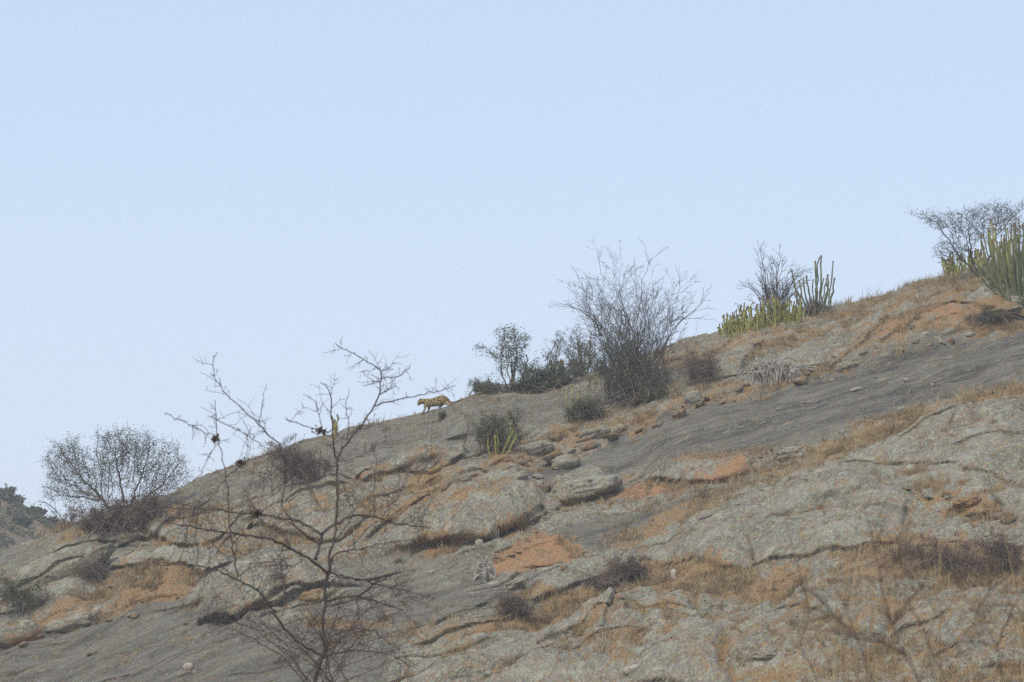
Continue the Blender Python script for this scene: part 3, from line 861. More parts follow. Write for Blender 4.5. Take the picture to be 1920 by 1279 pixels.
colony_tree('leafy_tree', 958, 736, [(925, 688, 38, 34), (965, 650, 36, 34), (985, 690, 32, 40), (915, 722, 36, 20), (950, 625, 26, 16), (905, 655, 18, 12)],
            'ragged small-leaved dark green tree just right of the leopard on the skyline', 'tree', 11, 2600, .11, 4, .2, .26, 3, .06, .0065, .08, leafmat=M_LEAF_OL, spurs=3)
fan_bush('leafy_shrub', 1010, 733, [(1000, 722, 60, 16), (1060, 708, 50, 18), (1040, 716, 60, 16)], 'low dark green crest scrub between the ragged tree and the fan-shaped bush', 'shrub',
         13, 110, .009, (6, 4, 2), leaf=3, leafsize=.055, base_r=.9, edge=.1, twigmat=M_BRUSH)
fan_bush('forked_shrub', 1030, 712, [(1045, 640, 18, 22), (1035, 660, 26, 18)], 'thin forked shrub with a few green leaves above the crest scrub', 'shrub', 14, 8, .014, (6, 3, 2), leaf=1, leafsize=.05, bow=.05)
fan_bush('bare_fan_bush', 1190, 745, [(1190, 560, 112, 75), (1120, 560, 60, 50), (1260, 575, 62, 50), (1185, 550, 65, 45), (1130, 575, 60, 45), (1240, 580, 60, 50), (1285, 620, 40, 60), (1090, 600, 60, 50), (1060, 650, 40, 30), (1300, 560, 30, 40)],
         'tallest skyline bush, a wide fan of long bare twigs over a dark green base', 'shrub', 17, 84, .011, (11, 5, 2), (.30, .38, .4), wob=.07, bow=.06, base_r=.7, depthk=.9, rmin=.0042, up=.05)
fan_bush('bush_skirt', 1185, 755, [(1180, 665, 70, 45), (1130, 690, 60, 40), (1215, 712, 50, 40), (1180, 725, 70, 30)], 'dark green dense undergrowth bush skirting the fan-shaped bare bush', 'shrub',
         18, 150, .009, (7, 4, 2), leaf=2, leafsize=.045, base_r=1.0, edge=.15, twigmat=M_BRUSH)
fan_bush('low_bush', 1088, 694, [(1095, 645, 40, 40), (1060, 630, 40, 25), (1090, 680, 50, 20)], 'tangled twiggy bush at the left shoulder of the fan-shaped bush', 'shrub', 19, 34, .013, (7, 4, 2), leaf=1, leafsize=.045, bow=.06)
fan_bush('brown_bush', 1318, 722, [(1315, 690, 36, 30), (1290, 700, 30, 22), (1340, 680, 26, 18)], 'round dull brown bush on the slope right of the fan-shaped bush', 'shrub',
         23, 80, .008, (6, 4, 2), twigmat=M_BRUSH, leaf=1, leafsize=.04, leafmat=M_BRUSH, base_r=.5, edge=.3)
fan_bush('dome_bush', 932, 848, [(935, 800, 46, 38), (905, 815, 34, 30), (965, 790, 26, 26)], 'solitary dark bush with yellowish stalks on the grey dome below the ragged tree', 'shrub',
         29, 110, .009, (6, 4, 2), twigmat=M_BRUSH, leaf=2, leafsize=.045, base_r=.45, edge=.3)
fan_bush('slope_bush', 1100, 792, [(1095, 762, 36, 28), (1120, 775, 30, 20), (1075, 775, 22, 22)], 'small dark bush beside a single pale stalk, below the fan-shaped bush', 'shrub',
         31, 80, .008, (6, 4, 2), twigmat=M_BRUSH, leaf=2, leafsize=.045, base_r=.45, edge=.25)
fan_bush('dwarf_shrub', 831, 786, [(830, 776, 10, 8)], 'tiny dark shrub on bare rock under the leopard', 'shrub', 33, 26, .007, (4, 2, 1), twigmat=M_BRUSH, leaf=2, leafsize=.04, base_r=.08, edge=.3)
fan_bush('dwarf_shrub', 700, 846, [(700, 835, 10, 8)], 'tiny dry shrub on the dark dome down the slope left of the leopard', 'shrub', 34, 22, .007, (4, 2, 1), twigmat=M_BRUSH, base_r=.08, edge=.3)
fan_bush('bare_tree', 1452, 578, [(1440, 480, 45, 40), (1410, 520, 42, 35), (1480, 490, 50, 32), (1500, 520, 34, 36), (1420, 550, 50, 20)],
         'open leafless tree with a knotted stem rising behind the yellow-green euphorbia clump', 'tree', 37, 44, .018, (9, 4, 2), (.32, .36, .4), base_r=.12, bow=.03, rmin=.0045, up=.04)
colony_tree('knotted_tree', 1452, 582, [(1448, 535, 26, 26), (1462, 515, 20, 20)], 'dark knotted inner stem with crooked limbs behind the yellow-green euphorbia clump', 'tree', 38, 220, .12, 2, .2, .2, 1, .04, .008, .09)
colony_tree('skyline_acacia', 1840, 520, [(1830, 420, 62, 34), (1770, 412, 42, 20), (1730, 402, 22, 10), (1790, 470, 42, 26), (1900, 405, 60, 34), (1880, 390, 50, 18), (1960, 430, 60, 40)],
            'dark spreading acacia at the top right corner of the skyline, reaching out to the left', 'tree', 41, 6000, .12, 4, .25, .30, 2, .05, .0068, .10, depthk=.6, spurs=3, thr=.34)

rng = np.random.default_rng(50)
st = []
for k in range(190):
    bu = rng.uniform(-74, 72); f = (bu + 74) / 146
    h = rng.uniform(8, 40) * (.45 + .75 * math.sin(min(1.0, f * 1.15 + .12) * 2.4))
    st.append((bu, bu + rng.normal(0, 8) - 2, bu * .22 + max(8, h), .05))
euphorbia('euphorbia_clump', 1428, 612, st, 'low dense clump of short yellow-green euphorbia fingers with rusty tips on the crest', 51, M_EUPH_Y, .030, jit=.9, wob=.02)
tall = [(-10, -42, 78, .35), (-8, -38, 55, .4), (-6, -28, 62, .3), (-4, -20, 66, .3), (0, -14, 70, .2), (2, -6, 60, .2), (3, 2, 95, .1), (4, 10, 108, .1), (6, 16, 112, .15), (8, 24, 70, .2),
        (8, 30, 76, .3), (10, 34, 95, .35), (10, 38, 66, .4), (6, 12, 60, .2), (-2, -10, 48, .2), (0, 4, 50, .1), (8, 22, 48, .2), (-12, -30, 40, .4), (12, 34, 42, .4)]
euphorbia('candelabra_euphorbia', 1528, 588, tall, 'tall candelabra euphorbia with upright grey-green arms right of the yellow-green clump', 53, M_EUPH, .036, wob=.022)
fan_bush('euphorbia_foot_scrub', 1530, 590, [(1530, 578, 26, 14)], 'dark scrub packed round the foot of the tall candelabra euphorbia', 'shrub', 54, 60, .008, (5, 3, 1), twigmat=M_BRUSH, leaf=2, leafsize=.045, leafmat=M_BRUSH, base_r=.35, edge=.2)
rng = np.random.default_rng(60)
st = [(rng.uniform(-18, 22), 0, 0, 0) for k in range(95)]
st = [(b, b * 3.2 + rng.normal(0, 14) - 8, rng.uniform(50, 150) - abs(b) * 1.5, .32) for b, _, _, _ in st]
euphorbia('large_euphorbia', 1912, 560, st, 'big green euphorbia with dozens of upcurved arms at the right edge', 61, M_EUPH, .030, jit=.6, wob=.02)
st = [(b, b * 2.2 - 14 + rng.normal(0, 8), rng.uniform(90, 150) - abs(b), .2) for b in rng.uniform(-16, 14, 26)]
euphorbia('large_euphorbia', 1900, 545, st, 'yellower euphorbia arms standing behind the big green euphorbia at the right edge', 62, M_EUPH_Y, .028, jit=.5, P=hit(1912, 560) + np.array([-.1, 2.2, .4]))
st = [(rng.uniform(-42, 45), 0, 0, 0) for k in range(44)]
st = [(b, b + rng.normal(0, 6), rng.uniform(14, 34) + b * .22, .05) for b, _, _, _ in st]
euphorbia('euphorbia_clump', 1815, 503, st, 'small yellow-green euphorbia clump under the top right acacia', 63, M_EUPH_Y, .038, jit=.4)
st = [(b, b + rng.normal(0, 5), rng.uniform(12, 26), .05) for b in rng.uniform(-30, 34, 16)]
euphorbia('euphorbia_clump', 1060, 695, [(b, c, d + 10, e) for b, c, d, e in st], 'few dull euphorbia fingers poking out of the crest scrub left of the fan-shaped bush', 64, M_EUPH, .04)
euphorbia('single_euphorbia', 962, 735, [(-4, -14, 78, 0), (0, 4, 62, .1), (4, 26, 70, .2), (2, -3, 50, .1)], 'few tall dull euphorbia arms inside the ragged dark green tree', 65, M_EUPH, .034, wob=.03)
euphorbia('single_euphorbia', 1098, 690, [(0, -11, 58, .3), (0, 10, 62, .3), (0, -1, 44, 0)], 'forked euphorbia standing up through the tangled bush left of the fan-shaped bush', 66, M_EUPH, .036, wob=.03)
euphorbia('single_euphorbia', 1070, 795, [(0, 8, 38, .1), (2, -10, 62, .2), (4, 16, 60, .2), (3, 2, 68, .1)], 'pale yellowish forked euphorbia stalk left of the small dark slope bush', 67, M_EUPH_Y, .034, jit=.1)
euphorbia('single_euphorbia', 1118, 730, [(0, 4, 52, .05)], 'thin pale euphorbia stalk against the dark undergrowth of the fan-shaped bush', 68, M_EUPH_Y, .03)
euphorbia('single_euphorbia', 936, 846, [(0, 28, 46, 0), (6, 34, 38, .1), (-6, -8, 34, .1), (-14, -22, 24, .1), (-2, -4, 44, 0), (4, 24, 60, .1)], 'spread yellowish euphorbia stalks inside the solitary dome bush', 69, M_EUPH_Y, .034, P=hit(936, 850) + np.array([0, -.45, -.05]), jit=.1)
euphorbia('single_euphorbia', 628, 822, [(0, -4, 36, .1), (0, 5, 42, .1), (0, 0, 30, 0)], 'small pale euphorbia fork on the skyline behind the foreground thorn tree', 70, M_EUPH_Y, .04)
euphorbia('single_euphorbia', 590, 905, [(0, -8, 55, .1), (4, 10, 60, .1), (-8, -24, 44, .1), (8, 26, 40, .1)], 'pale euphorbia stalks rising through the dark brown bush on the dome edge', 71, M_EUPH, .034)
euphorbia('single_euphorbia', 1368, 616, [(-10, -12, 20, 0), (-2, -4, 24, 0), (4, 4, 26, 0)], 'three short euphorbia fingers at the lower end of the crest clump', 72, M_EUPH_Y, .038)

# trees of the far hill
for k, (u, y_, w_) in enumerate([(15, 256, 1.0), (-8, 258, 1.2), (62, 250, .7), (90, 246, .6), (112, 244, .55), (40, 240, .55)]):
    x_ = (u - CX) / FPX * y_; P_ = np.array([x_, y_, float(zfar(np.array(x_), np.array(float(y_))))])
    fan_bush('distant_tree', u, 0, [(u, -9 * w_, 24 * w_, 8 * w_)], ['flat-crowned dark tree on top of the far left hill', 'dark tree half cut by the left frame edge on the far hill', 'small dark bush on the falling ridge of the far left hill, first below its top',
             'small dark bush on the falling ridge of the far left hill, middle one', 'lowest small bush on the falling ridge of the far left hill', 'dark bush on the near face of the far left hill'][k], 'tree', 80 + k, 60, .03, (6, 4), (.4, .4),
             maxl=2, leaf=4, leafsize=.22, base_r=.3, P=P_, edge=.3, rmin=.012)

rng = np.random.default_rng(88)
cx = rng.uniform(-48, -30, 420); cy = rng.uniform(225, 262, 420); cz = zfar(cx, cy)
pp = np.repeat(np.stack([cx, cy, cz], 1), 30, 0); sz = np.repeat(rng.uniform(.2, .6, 420), 30)[:, None]
pp = pp + np.abs(rng.normal(0, .55, pp.shape)) * [1, 1, 1] * sz * np.sign(rng.normal(0, 1, pp.shape) * [1, 1, 0] + [0, 0, 1])
put('hill_scrub', leaf_mesh('hill_scrub', pp, .22, rng, 2, .1), M_LEAF_OL, label='dark brushy scrub covering the low far hill at the left edge', cat='scrub', kind='stuff')

# bushes on the slope
for k, (u, v, env, lb) in enumerate([
    (35, 1150, [(20, 1105, 42, 32), (55, 1120, 34, 28)], 'dark olive bush at the left edge above the rounded boulder'),
    (175, 1092, [(175, 1075, 34, 16)], 'flat brown scrub under the long tilted rock slab'),
    (520, 1120, [(522, 1095, 16, 32)], 'upright dark brushy clump behind the foreground thorn tree limb'),
    (1775, 1075, [(1720, 1040, 50, 24), (1790, 1045, 60, 30), (1840, 1060, 40, 20)], 'broad dark thicket at the lower right between grey domes'),
    (1890, 1075, [(1885, 1035, 40, 34)], 'dark thicket at the right edge behind pale grass'),
    (1180, 1088, [(1168, 1068, 30, 16), (1195, 1072, 26, 16)], 'low brown scrub in the notch right of the red earth patch'),
    (965, 1160, [(965, 1138, 26, 18)], 'dark low scrub at the foot of the grey dome below the red patch'),
    (1140, 1100, [(1130, 1110, 30, 10)], 'flat russet scrub along the gully right of the grey dome'),
    (1215, 745, [(1215, 728, 40, 22)], 'dark scrub mound right of the foot of the fan-shaped bush'),
    (1860, 605, [(1850, 594, 30, 8)], 'dark scrub lining the overhang at the upper right'),
    (1010, 735, [(990, 735, 30, 10)], 'dark foot scrub right of the ragged tree'),
    (910, 738, [(905, 728, 18, 12)], 'small leafy tuft at the left foot of the ragged tree'),
    (1200, 760, [(1240, 745, 40, 12)], 'thin brown scrub trailing right along the ledge under the fan-shaped bush')]):
    fan_bush('scrub_bush', u, v, env, lb, 'shrub', 100 + k, 70, .008, (6, 4, 2), twigmat=M_BRUSH, leaf=2, leafsize=.04, leafmat=[M_LEAF_OL, M_BRUSH][int(v < 780 or k == 0) - 1], base_r=.3 + env[0][2] * .012, edge=.05)

# ------------------------------------------------------------------ arching dead euphorbia and dead stump
def dead_stems(name, u0, v0, arcs, label, seed, r=.036, cat='dead shrub'):
    rng = np.random.default_rng(seed); P = hit(u0, v0); s = px_at(P)
    root = put(name, None, label=label, cat=cat, loc=P)
    for a, m, b in arcs:
        y = rng.uniform(-.65, -.05); y2 = y + rng.normal(0, .2)
        lift = float(zat(P[0] + (a[0] - u0) * s, P[1] + y)) - P[2] - (v0 - a[1]) * s - .04
        def w(q, yy): return np.array([(q[0] - u0) * s, yy, (v0 - q[1]) * s + lift])
        A, Mi, B = w(a, y), w(m, (y + y2) / 2), w(b, y2); n = 9
        pts = [A * (1 - t) ** 2 + 2 * (2 * Mi - (A + B) / 2) * t * (1 - t) * 1 + B * t * t + rng.normal(0, .008, 3) for t in [i / n for i in range(n + 1)]]
        rr = r * rng.uniform(.7, 1.2)
        put('dead_stem', tube_mesh(name + '_stem', pts, [rr * (1 - .3 * i / n) for i in range(n + 1)], 5), M_DEAD, root)
    return root
rng = np.random.default_rng(90); arcs = []
for k in range(44):
    b = rng.uniform(1404, 1500); hgt = rng.uniform(24, 52) * (1 - abs(b - 1450) / 110); w_ = rng.normal(0, 22)
    base_v = 722 - (b - 1404) * .22
    arcs.append(((b, base_v + 3), (b + w_ * .35, base_v - hgt), (b + w_ * 1.1, base_v - hgt * rng.uniform(.2, 1.05))))
dead_stems('dead_euphorbia', 1450, 714, arcs, 'heap of arching grey dead euphorbia stems in the middle of the right slope', 91)
dead_stems('dead_stalks', 1545, 690, [((1544, 690), (1546, 672), (1543, 652)), ((1549, 690), (1552, 670), (1556, 648)), ((1540, 690), (1530, 680), (1510, 678)), ((1548, 688), (1560, 672), (1572, 664)), ((1546, 690), (1540, 676), (1534, 664))],
           'pair of upright pale dead stalks right of the dead euphorbia heap', 92)
arcs = []
rng = np.random.default_rng(95)
for k in range(22):
    b = rng.uniform(886, 930); t = rng.uniform(896, 922)
    arcs.append(((b, 1078 - (b - 886) * .12), ((b + t) / 2 + (b - 908) * .25, 1058 + rng.normal(0, 3)), (t, 1040 + rng.uniform(0, 14))))
dead_stems('dead_stump', 908, 1076, arcs, 'bleached grey skeleton of a dead euphorbia beside the red earth patch', 96, .045)
dead_stems('dry_stalks', 929, 1018, [((929, 1018), (930, 1000), (930, 978)), ((926, 1018), (925, 1002), (923, 984)), ((932, 1018), (934, 1000), (936, 986)), ((928, 1018), (921, 1000), (917, 990))],
           'pale thin dry stalks in front of the dark undercut', 97, .010)

# ------------------------------------------------------------------ boulders and loose stones
def ico(sub):
    import bmesh
    bm = bmesh.new(); bmesh.ops.create_icosphere(bm, subdivisions=sub, radius=1)
    v = np.array([x.co[:] for x in bm.verts]); f = np.array([[q.index for q in p.verts] for p in bm.faces]); bm.free(); return v, f
ICO4, ICO2, ICO3 = ico(5), ico(2), ico(3)
def boulder(name, u, v, wpx, hpx, tilt, label, seed, depth=.8, cat='boulder', sink=.30, mats=None, red=0, tan=0, pale=.3, dark=0, boxy=.78, group=None, big=True):
    """u, v: centre of its foot; width and height in photo pixels"""
    rng = np.random.default_rng(seed); P = hit(u, v); s = px_at(P)
    vv, ff = (ICO4 if big else ICO3); q = vv.copy()
    q = np.sign(q) * np.abs(q) ** boxy
    o = rng.uniform(0, 50, 3)
    def n3(p, k): return (fbm(p[:, 0] * k + o[0], p[:, 1] * k + o[1], 3, seed) + fbm(p[:, 1] * k + o[1], p[:, 2] * k + o[2], 3, seed + 1) + fbm(p[:, 2] * k + o[2], p[:, 0] * k + o[0], 3, seed + 2)) / 3
    q = q * (1 + .62 * n3(vv, 1.1)[:, None] + .30 * n3(vv, 2.6)[:, None] + .14 * n3(vv, 7)[:, None] + .06 * n3(vv, 18)[:, None])
    q[:, 0:2] *= np.where(q[:, 2:3] < -.1, 1 + .35 * (q[:, 2:3] + .1), 1)          # undercut foot
    a, c = wpx * s / 2, hpx * s / 2
    q = q * np.array([a, a * depth, c])
    ct, st_ = math.cos(R(tilt)), math.sin(R(tilt))
    q = np.stack([q[:, 0] * ct - q[:, 2] * st_, q[:, 1], q[:, 0] * st_ + q[:, 2] * ct], 1)
    q[:, 2] += c * (1 - sink * 2)
    mp = bpy.data.meshes
    n = len(q)
    side = np.clip(.5 - vv[:, 2], 0, 1)
    me = mesh_np(name, q, ff, {'rockco': ('FLOAT_VECTOR', q + P), 'm_dark': ('FLOAT', np.full(n, dark)), 'm_tan': ('FLOAT', tan + 0 * side), 'm_red': ('FLOAT', red * side), 'm_pale': ('FLOAT', np.full(n, pale))}, smooth=big)
    return put(name, me, mats or M_ROCK, label=label, cat=cat, group=group, loc=P + np.array([0, a * depth * .3, 0]))
boulder('boulder', 35, 1205, 90, 52, 14, 'rounded grey boulder with a rusty foot at the left edge', 201, red=.9)
boulder('boulder', 132, 1182, 105, 42, 12, 'low rounded boulder right of the rusty-footed one', 202, red=.5, tan=.1)
boulder('rock_slab', 145, 1072, 118, 30, 27, 'long thick rock slab tilted up to the right below the acacia', 203, depth=.35, boxy=.4, pale=.1, tan=.2, cat='rock')
boulder('boulder', 1092, 932, 120, 44, 12, 'pale lichened boulder right of the large undercut whaleback', 204, pale=.8)
boulder('boulder', 1000, 852, 70, 36, 10, 'pale bumpy boulder at the left end of the rock pile below the dome bush', 205, pale=.7, tan=.2)
boulder('boulder', 1062, 876, 60, 34, 16, 'reddish boulder in the middle of the rock pile', 206, tan=.3, red=.3)
boulder('boulder', 1115, 822, 70, 26, 14, 'flat rock at the top of the rock pile', 207, tan=.3, pale=.5)
boulder('boulder', 1150, 815, 46, 20, 18, 'narrow dark-shadowed rock right of the flat rock on the pile', 208, tan=.3)
boulder('rock_slab', 972, 902, 42, 18, 22, 'small pale rock wedge above the undercut whaleback', 209, pale=.6, cat='rock')
boulder('boulder', 1300, 757, 32, 32, 0, 'single upright pale rock right of the fan-shaped bush', 210, pale=.5)
boulder('boulder', 1485, 860, 66, 28, 8, 'pale capstone over the grassy hollow at centre right', 211, pale=.7)
boulder('boulder', 1900, 572, 40, 24, 0, 'pale rock at the foot of the big euphorbia on the right edge', 213, pale=.8)
boulder('boulder', 1870, 592, 80, 18, 12, 'flat rock over the shadowed overhang at the upper right', 214, tan=.4)
boulder('boulder', 975, 1102, 70, 22, 22, 'dark wedge of rock at the lower rim of the red earth patch', 215, red=.2)
boulder('boulder', 942, 1032, 34, 16, 24, 'small reddish block above the dead grey stump', 216, red=.8)
boulder('boulder', 1815, 955, 60, 34, 20, 'ochre broken rock in the grassy hollow at the right', 217, tan=.8)
boulder('boulder', 1855, 962, 40, 30, 0, 'smaller ochre rock right of the broken one in the hollow', 218, tan=.7)
boulder('boulder', 1030, 960, 50, 26, 14, 'knobbly grey rock at the upper end of the undercut', 219, pale=.5)
boulder('boulder', 1440, 1235, 60, 20, 5, 'low pale rock showing through twigs at the bottom right', 220, pale=.7)
boulder('boulder', 590, 1130, 60, 34, 5, 'ochre blocky rock right of the smooth whaleback block', 222, tan=.6)
rock_meshes = []
for k in range(9):
    v, f = ICO3; rg = np.random.default_rng(500 + k); o = rg.uniform(0, 90, 3)
    n_ = fbm(v[:, 0] * 1.2 + o[0], v[:, 1] * 1.2 + o[1], 2, k) + fbm(v[:, 1] * 1.3 + o[1], v[:, 2] * 1.3 + o[2], 2, k + 9)
    q = v * (1 + .45 * n_[:, None]); 
    for c_ in range(7):                                   # broken flat faces
        d_ = rg.normal(0, 1, 3); d_ /= np.linalg.norm(d_); t_ = q @ d_; lim = rg.uniform(.45, .75)
        q = q - np.clip(t_ - lim, 0, 9)[:, None] * d_
    q = q * (1 + .05 * fbm(v[:, 0] * 7 + o[0], v[:, 2] * 7 + v[:, 1] * 5, 2, k)[:, None])
    n = len(q)
    rock_meshes.append(mesh_np('broken_rock', q, f, {'rockco': ('FLOAT_VECTOR', q * .4 + o), 'm_dark': ('FLOAT', np.zeros(n)), 'm_tan': ('FLOAT', np.full(n, [.0, .5, .2][k % 3])), 'm_red': ('FLOAT', np.full(n, [0, 0, .5][k % 3])), 'm_pale': ('FLOAT', np.full(n, [.6, .1, 0][k % 3]))}))
    rock_meshes[-1].materials.append(M_ROCK)
rg = np.random.default_rng(520)
lines = [([(780, 915), (900, 892), (960, 862), (1040, 870), (1100, 838), (1230, 790), (1390, 737), (1560, 692), (1690, 655), (1915, 604)], 75, 8, 27, 'along the upper rim of the long dark slab'),
         ([(1000, 890), (1050, 950), (1150, 918), (1220, 900), (1400, 876), (1450, 845), (1540, 838)], 34, 6, 18, 'right of the big undercut whaleback'), ([(1640, 645), (1720, 612), (1800, 625), (1900, 598)], 18, 9, 18, 'under the overhang at the upper right'),
         ([(10, 1215), (90, 1192), (190, 1160), (300, 1140), (370, 1150)], 18, 7, 18, 'above the bottom-left dark slab'), ([(600, 1128), (700, 1095), (760, 1045)], 8, 6, 16, 'between the two undercut whalebacks'), ([(960, 1112), (1060, 1075), (1000, 1040), (930, 1045)], 16, 8, 14, 'around the red earth patch'),
         ([(1700, 930), (1800, 950), (1890, 975)], 14, 10, 22, 'in the hollow at the right'), ([(1140, 1090), (1290, 1110), (1420, 1085)], 12, 9, 16, 'in the grassy gap behind the front dome'), ([(1490, 850), (1640, 795), (1900, 728)], 16, 6, 14, 'along the lower rim of the long dark slab'), ([(180, 1110), (270, 1095), (350, 1115)], 10, 10, 16, 'on the rusty bank at lower left'), ([(860, 850), (960, 835), (1080, 815), (1190, 790)], 16, 10, 26, 'in the rock pile below the dome bush')]
ORD = ['leftmost', 'second', 'third', 'fourth', 'fifth', 'sixth', 'seventh', 'eighth', 'ninth', 'tenth', 'eleventh', 'twelfth', 'thirteenth', 'fourteenth', 'fifteenth', 'sixteenth', 'seventeenth', 'eighteenth', 'nineteenth', 'twentieth']
def nth(k):
    if k < 20: return ORD[k]
    return (['twenty', 'thirty', 'forty', 'fifty', 'sixty', 'seventy'][(k + 1) // 10 - 2] + ('' if (k + 1) % 10 == 0 else '-' + ['first', 'second', 'third', 'fourth', 'fifth', 'sixth', 'seventh', 'eighth', 'ninth'][(k + 1) % 10 - 1])) + ('th' if (k + 1) % 10 == 0 else '')
for pts, n_, jt, mx, where in lines:
    p = np.array(pts, float); L = np.concatenate([[0], np.cumsum(np.hypot(*np.diff(p, axis=0).T))])
    for k, t in enumerate(np.sort(rg.uniform(0, L[-1], n_)) if p[0, 0] < p[-1, 0] else rg.uniform(0, L[-1], n_)):
        u = np.interp(t, L, p[:, 0]) + rg.normal(0, 4); v = np.interp(t, L, p[:, 1]) + rg.normal(0, jt)
        P = hit(u, v); w_ = (rg.uniform(.25, 1) ** 1.6) * mx * px_at(P)
        mi = rg.integers(0, 9); look = ('small ' if w_ < .14 else 'large ' if w_ > .3 else '') + ['pale', 'tan', 'rusty'][mi % 3]
        o = put('broken_rock', rock_meshes[mi], None, label=look + ' broken rock ' + where + ', ' + nth(k) + (' from left' if k else ''), cat='rock', group='broken rocks strewn along the ledges', loc=P + np.array([0, 0, w_ * .12]))
        o.scale = (w_ * rg.uniform(.6, 1), w_ * rg.uniform(.5, .9), w_ * rg.uniform(.30, .60)); o.rotation_euler = (rg.normal(0, .15), -R(16) + rg.normal(0, .2), rg.uniform(0, 6.28) if rg.random() < .3 else rg.normal(0, .5))
stones = [(180, 1153, 14, 16, 'round pale stone standing on the grassy bank at left', 1), (205, 1150, 18, 8, 'flat stone right of the round pale stone', 0), (165, 1166, 20, 7, 'dark flat stone below the round pale stone', 0), (248, 1156, 22, 8, 'flat grey stone at the rim of the dark slab at left', 0),
          (172, 1228, 22, 12, 'ochre stone lying alone on the dark bottom-left slab', 0), (352, 1256, 18, 14, 'upper tan stone of the pair at the bottom left slab', 1), (345, 1270, 26, 12, 'lower tan stone of the pair at the bottom left slab', 0), (365, 1265, 10, 8, 'smallest stone right of the tan pair at the bottom', 0),
          (899, 1024, 13, 14, 'upright yellowish stone under the dark undercut', 1), (926, 1098, 20, 8, 'pale pinkish stone below the dead grey stump', 1), (930, 1108, 18, 5, 'thin ochre flake under the pale pinkish stone', 0), (886, 1118, 12, 8, 'small reddish stone left below the pinkish stone', 0),
          (808, 1076, 18, 7, 'lone flat ochre stone on the slab left of the dead stump', 1), (1263, 1090, 12, 22, 'upright orange-tan stone standing at the dome rim', 1), (1320, 1102, 14, 10, 'pale stone in the grass right of the upright orange one', 1), (1185, 1262, 30, 16, 'triangular pale stone at the bottom centre', 1),
          (1700, 716, 12, 8, 'rusty stone on the dark upper slab', 0), (1605, 734, 20, 8, 'tan stone on the dark slab with a dark neighbour', 1), (1748, 724, 6, 5, 'tiny white pebble on the dark upper slab', 1), (1735, 630, 14, 9, 'orange-pink stone in the red earth upper right', 1),
          (1718, 640, 12, 7, 'dark stone left of the orange-pink stone', 0), (1690, 770, 16, 10, 'pale stone at the lower rim of the dark upper slab', 1), (1515, 757, 16, 6, 'tan flake in the middle of the dark upper slab', 0), (700, 990, 18, 8, 'grey flat stone on the whaleback behind the thorn tree', 0),
          (968, 1052, 10, 6, 'small clod on the left side of the red earth', 0), (1010, 1070, 16, 5, 'thin rusty flake at the lower side of the red earth', 0), (1045, 1056, 14, 5, 'thin rusty flake at the right side of the red earth', 0), (1650, 656, 12, 7, 'rusty stone left in the upper red earth', 0),
          (1560, 716, 10, 6, 'small tan stone near the top rim of the dark slab', 1), (1460, 770, 12, 5, 'thin grey flake left of the middle flake on the dark slab', 0), (1870, 1005, 16, 10, 'grey stone beside the right edge thicket', 0), (1060, 905, 12, 7, 'small stone left of the lichened boulder', 1)]
for k, (u, v, w_, h_, lb, pl) in enumerate(stones):
    boulder('stone', u, v, w_, h_, 12 if w_ > h_ * 1.5 else 0, lb, 300 + k, cat='stone', mats=M_STONE_P if pl else M_STONE, big=False, boxy=.6, sink=.2, group='loose stones lying on the hillside')

# ------------------------------------------------------------------ scattered gravel and dry grass (nobody could count them)
rng = np.random.default_rng(400)
fr = (front > .5) & (U > -60) & (U < 1980) & (V < 1330) & (DY > -.05)
jj, ii = np.where(fr)
Wt = (np.clip(m_tan, 0, 1) * 1.0 + .25 * m_red + .035 * (1 - m_dark) )[jj, ii] * sstep(.42, .60, (fbm(X * 1.1, T * 1.3, 3, 402) * .5 + .5))[jj, ii]
Wt = Wt + .05 * np.clip(m_tan[jj, ii], 0, 1)
Wt /= Wt.sum()
def scatter(n, w): k = rng.choice(len(jj), n, p=w); return np.stack([X[jj[k], ii[k]], Yf[jj[k], ii[k]], Zf[jj[k], ii[k]]], 1) + rng.uniform(-.04, .04, (n, 3)) * [1, 1, 0]
def grass(name, n, w, hmin, hmax, blades, mat, lean=.45, wd=.007, pts=None):
    P = scatter(n, w) if pts is None else pts; n = len(P)
    H = rng.uniform(hmin, hmax, (n, 1)) * (.6 + .8 * rng.random((n, 1)))
    B = np.repeat(P, blades, 0) + rng.normal(0, .045, (n * blades, 3)) * [1, 1, 0]
    Hh = np.repeat(H, blades, 0) * rng.uniform(.5, 1.15, (n * blades, 1))
    L = rng.normal(0, lean, (n * blades, 3)) * [1, 1, 0]
    d = L + [0, 0, 1]; d /= np.linalg.norm(d, axis=1, keepdims=True)
    mid = B + d * Hh * .55; tip = mid + (d + L * .7) * Hh * .45
    a = rng.uniform(0, 6.28, (n * blades, 1)); sd_ = np.concatenate([np.cos(a), np.sin(a), 0 * a], 1) * wd
    V_ = np.stack([B - sd_ - [0, 0, .03], B + sd_ - [0, 0, .03], mid + sd_ * .8, mid - sd_ * .8, tip + sd_ * .25, tip - sd_ * .25], 1).reshape(-1, 3)
    b6 = np.arange(n * blades)[:, None] * 6
    F_ = np.stack([np.concatenate([b6, b6 + 1, b6 + 2, b6 + 3], 1), np.concatenate([b6 + 3, b6 + 2, b6 + 4, b6 + 5], 1)], 1).reshape(-1, 4)
    return mesh_np(name, V_, F_)
put('dry_grass', grass('dry_grass', 7000, Wt, .12, .32, 13, M_GRASS), M_GRASS, label='straw-coloured dry grass tufts along the ledges and hollows of the hillside', cat='grass', kind='stuff')
put('rusty_grass', grass('rusty_grass', 7000, Wt, .06, .16, 9, M_GRASS_OR), M_GRASS_OR, label='short rusty dry grass and litter in the joints of the rock', cat='grass', kind='stuff')
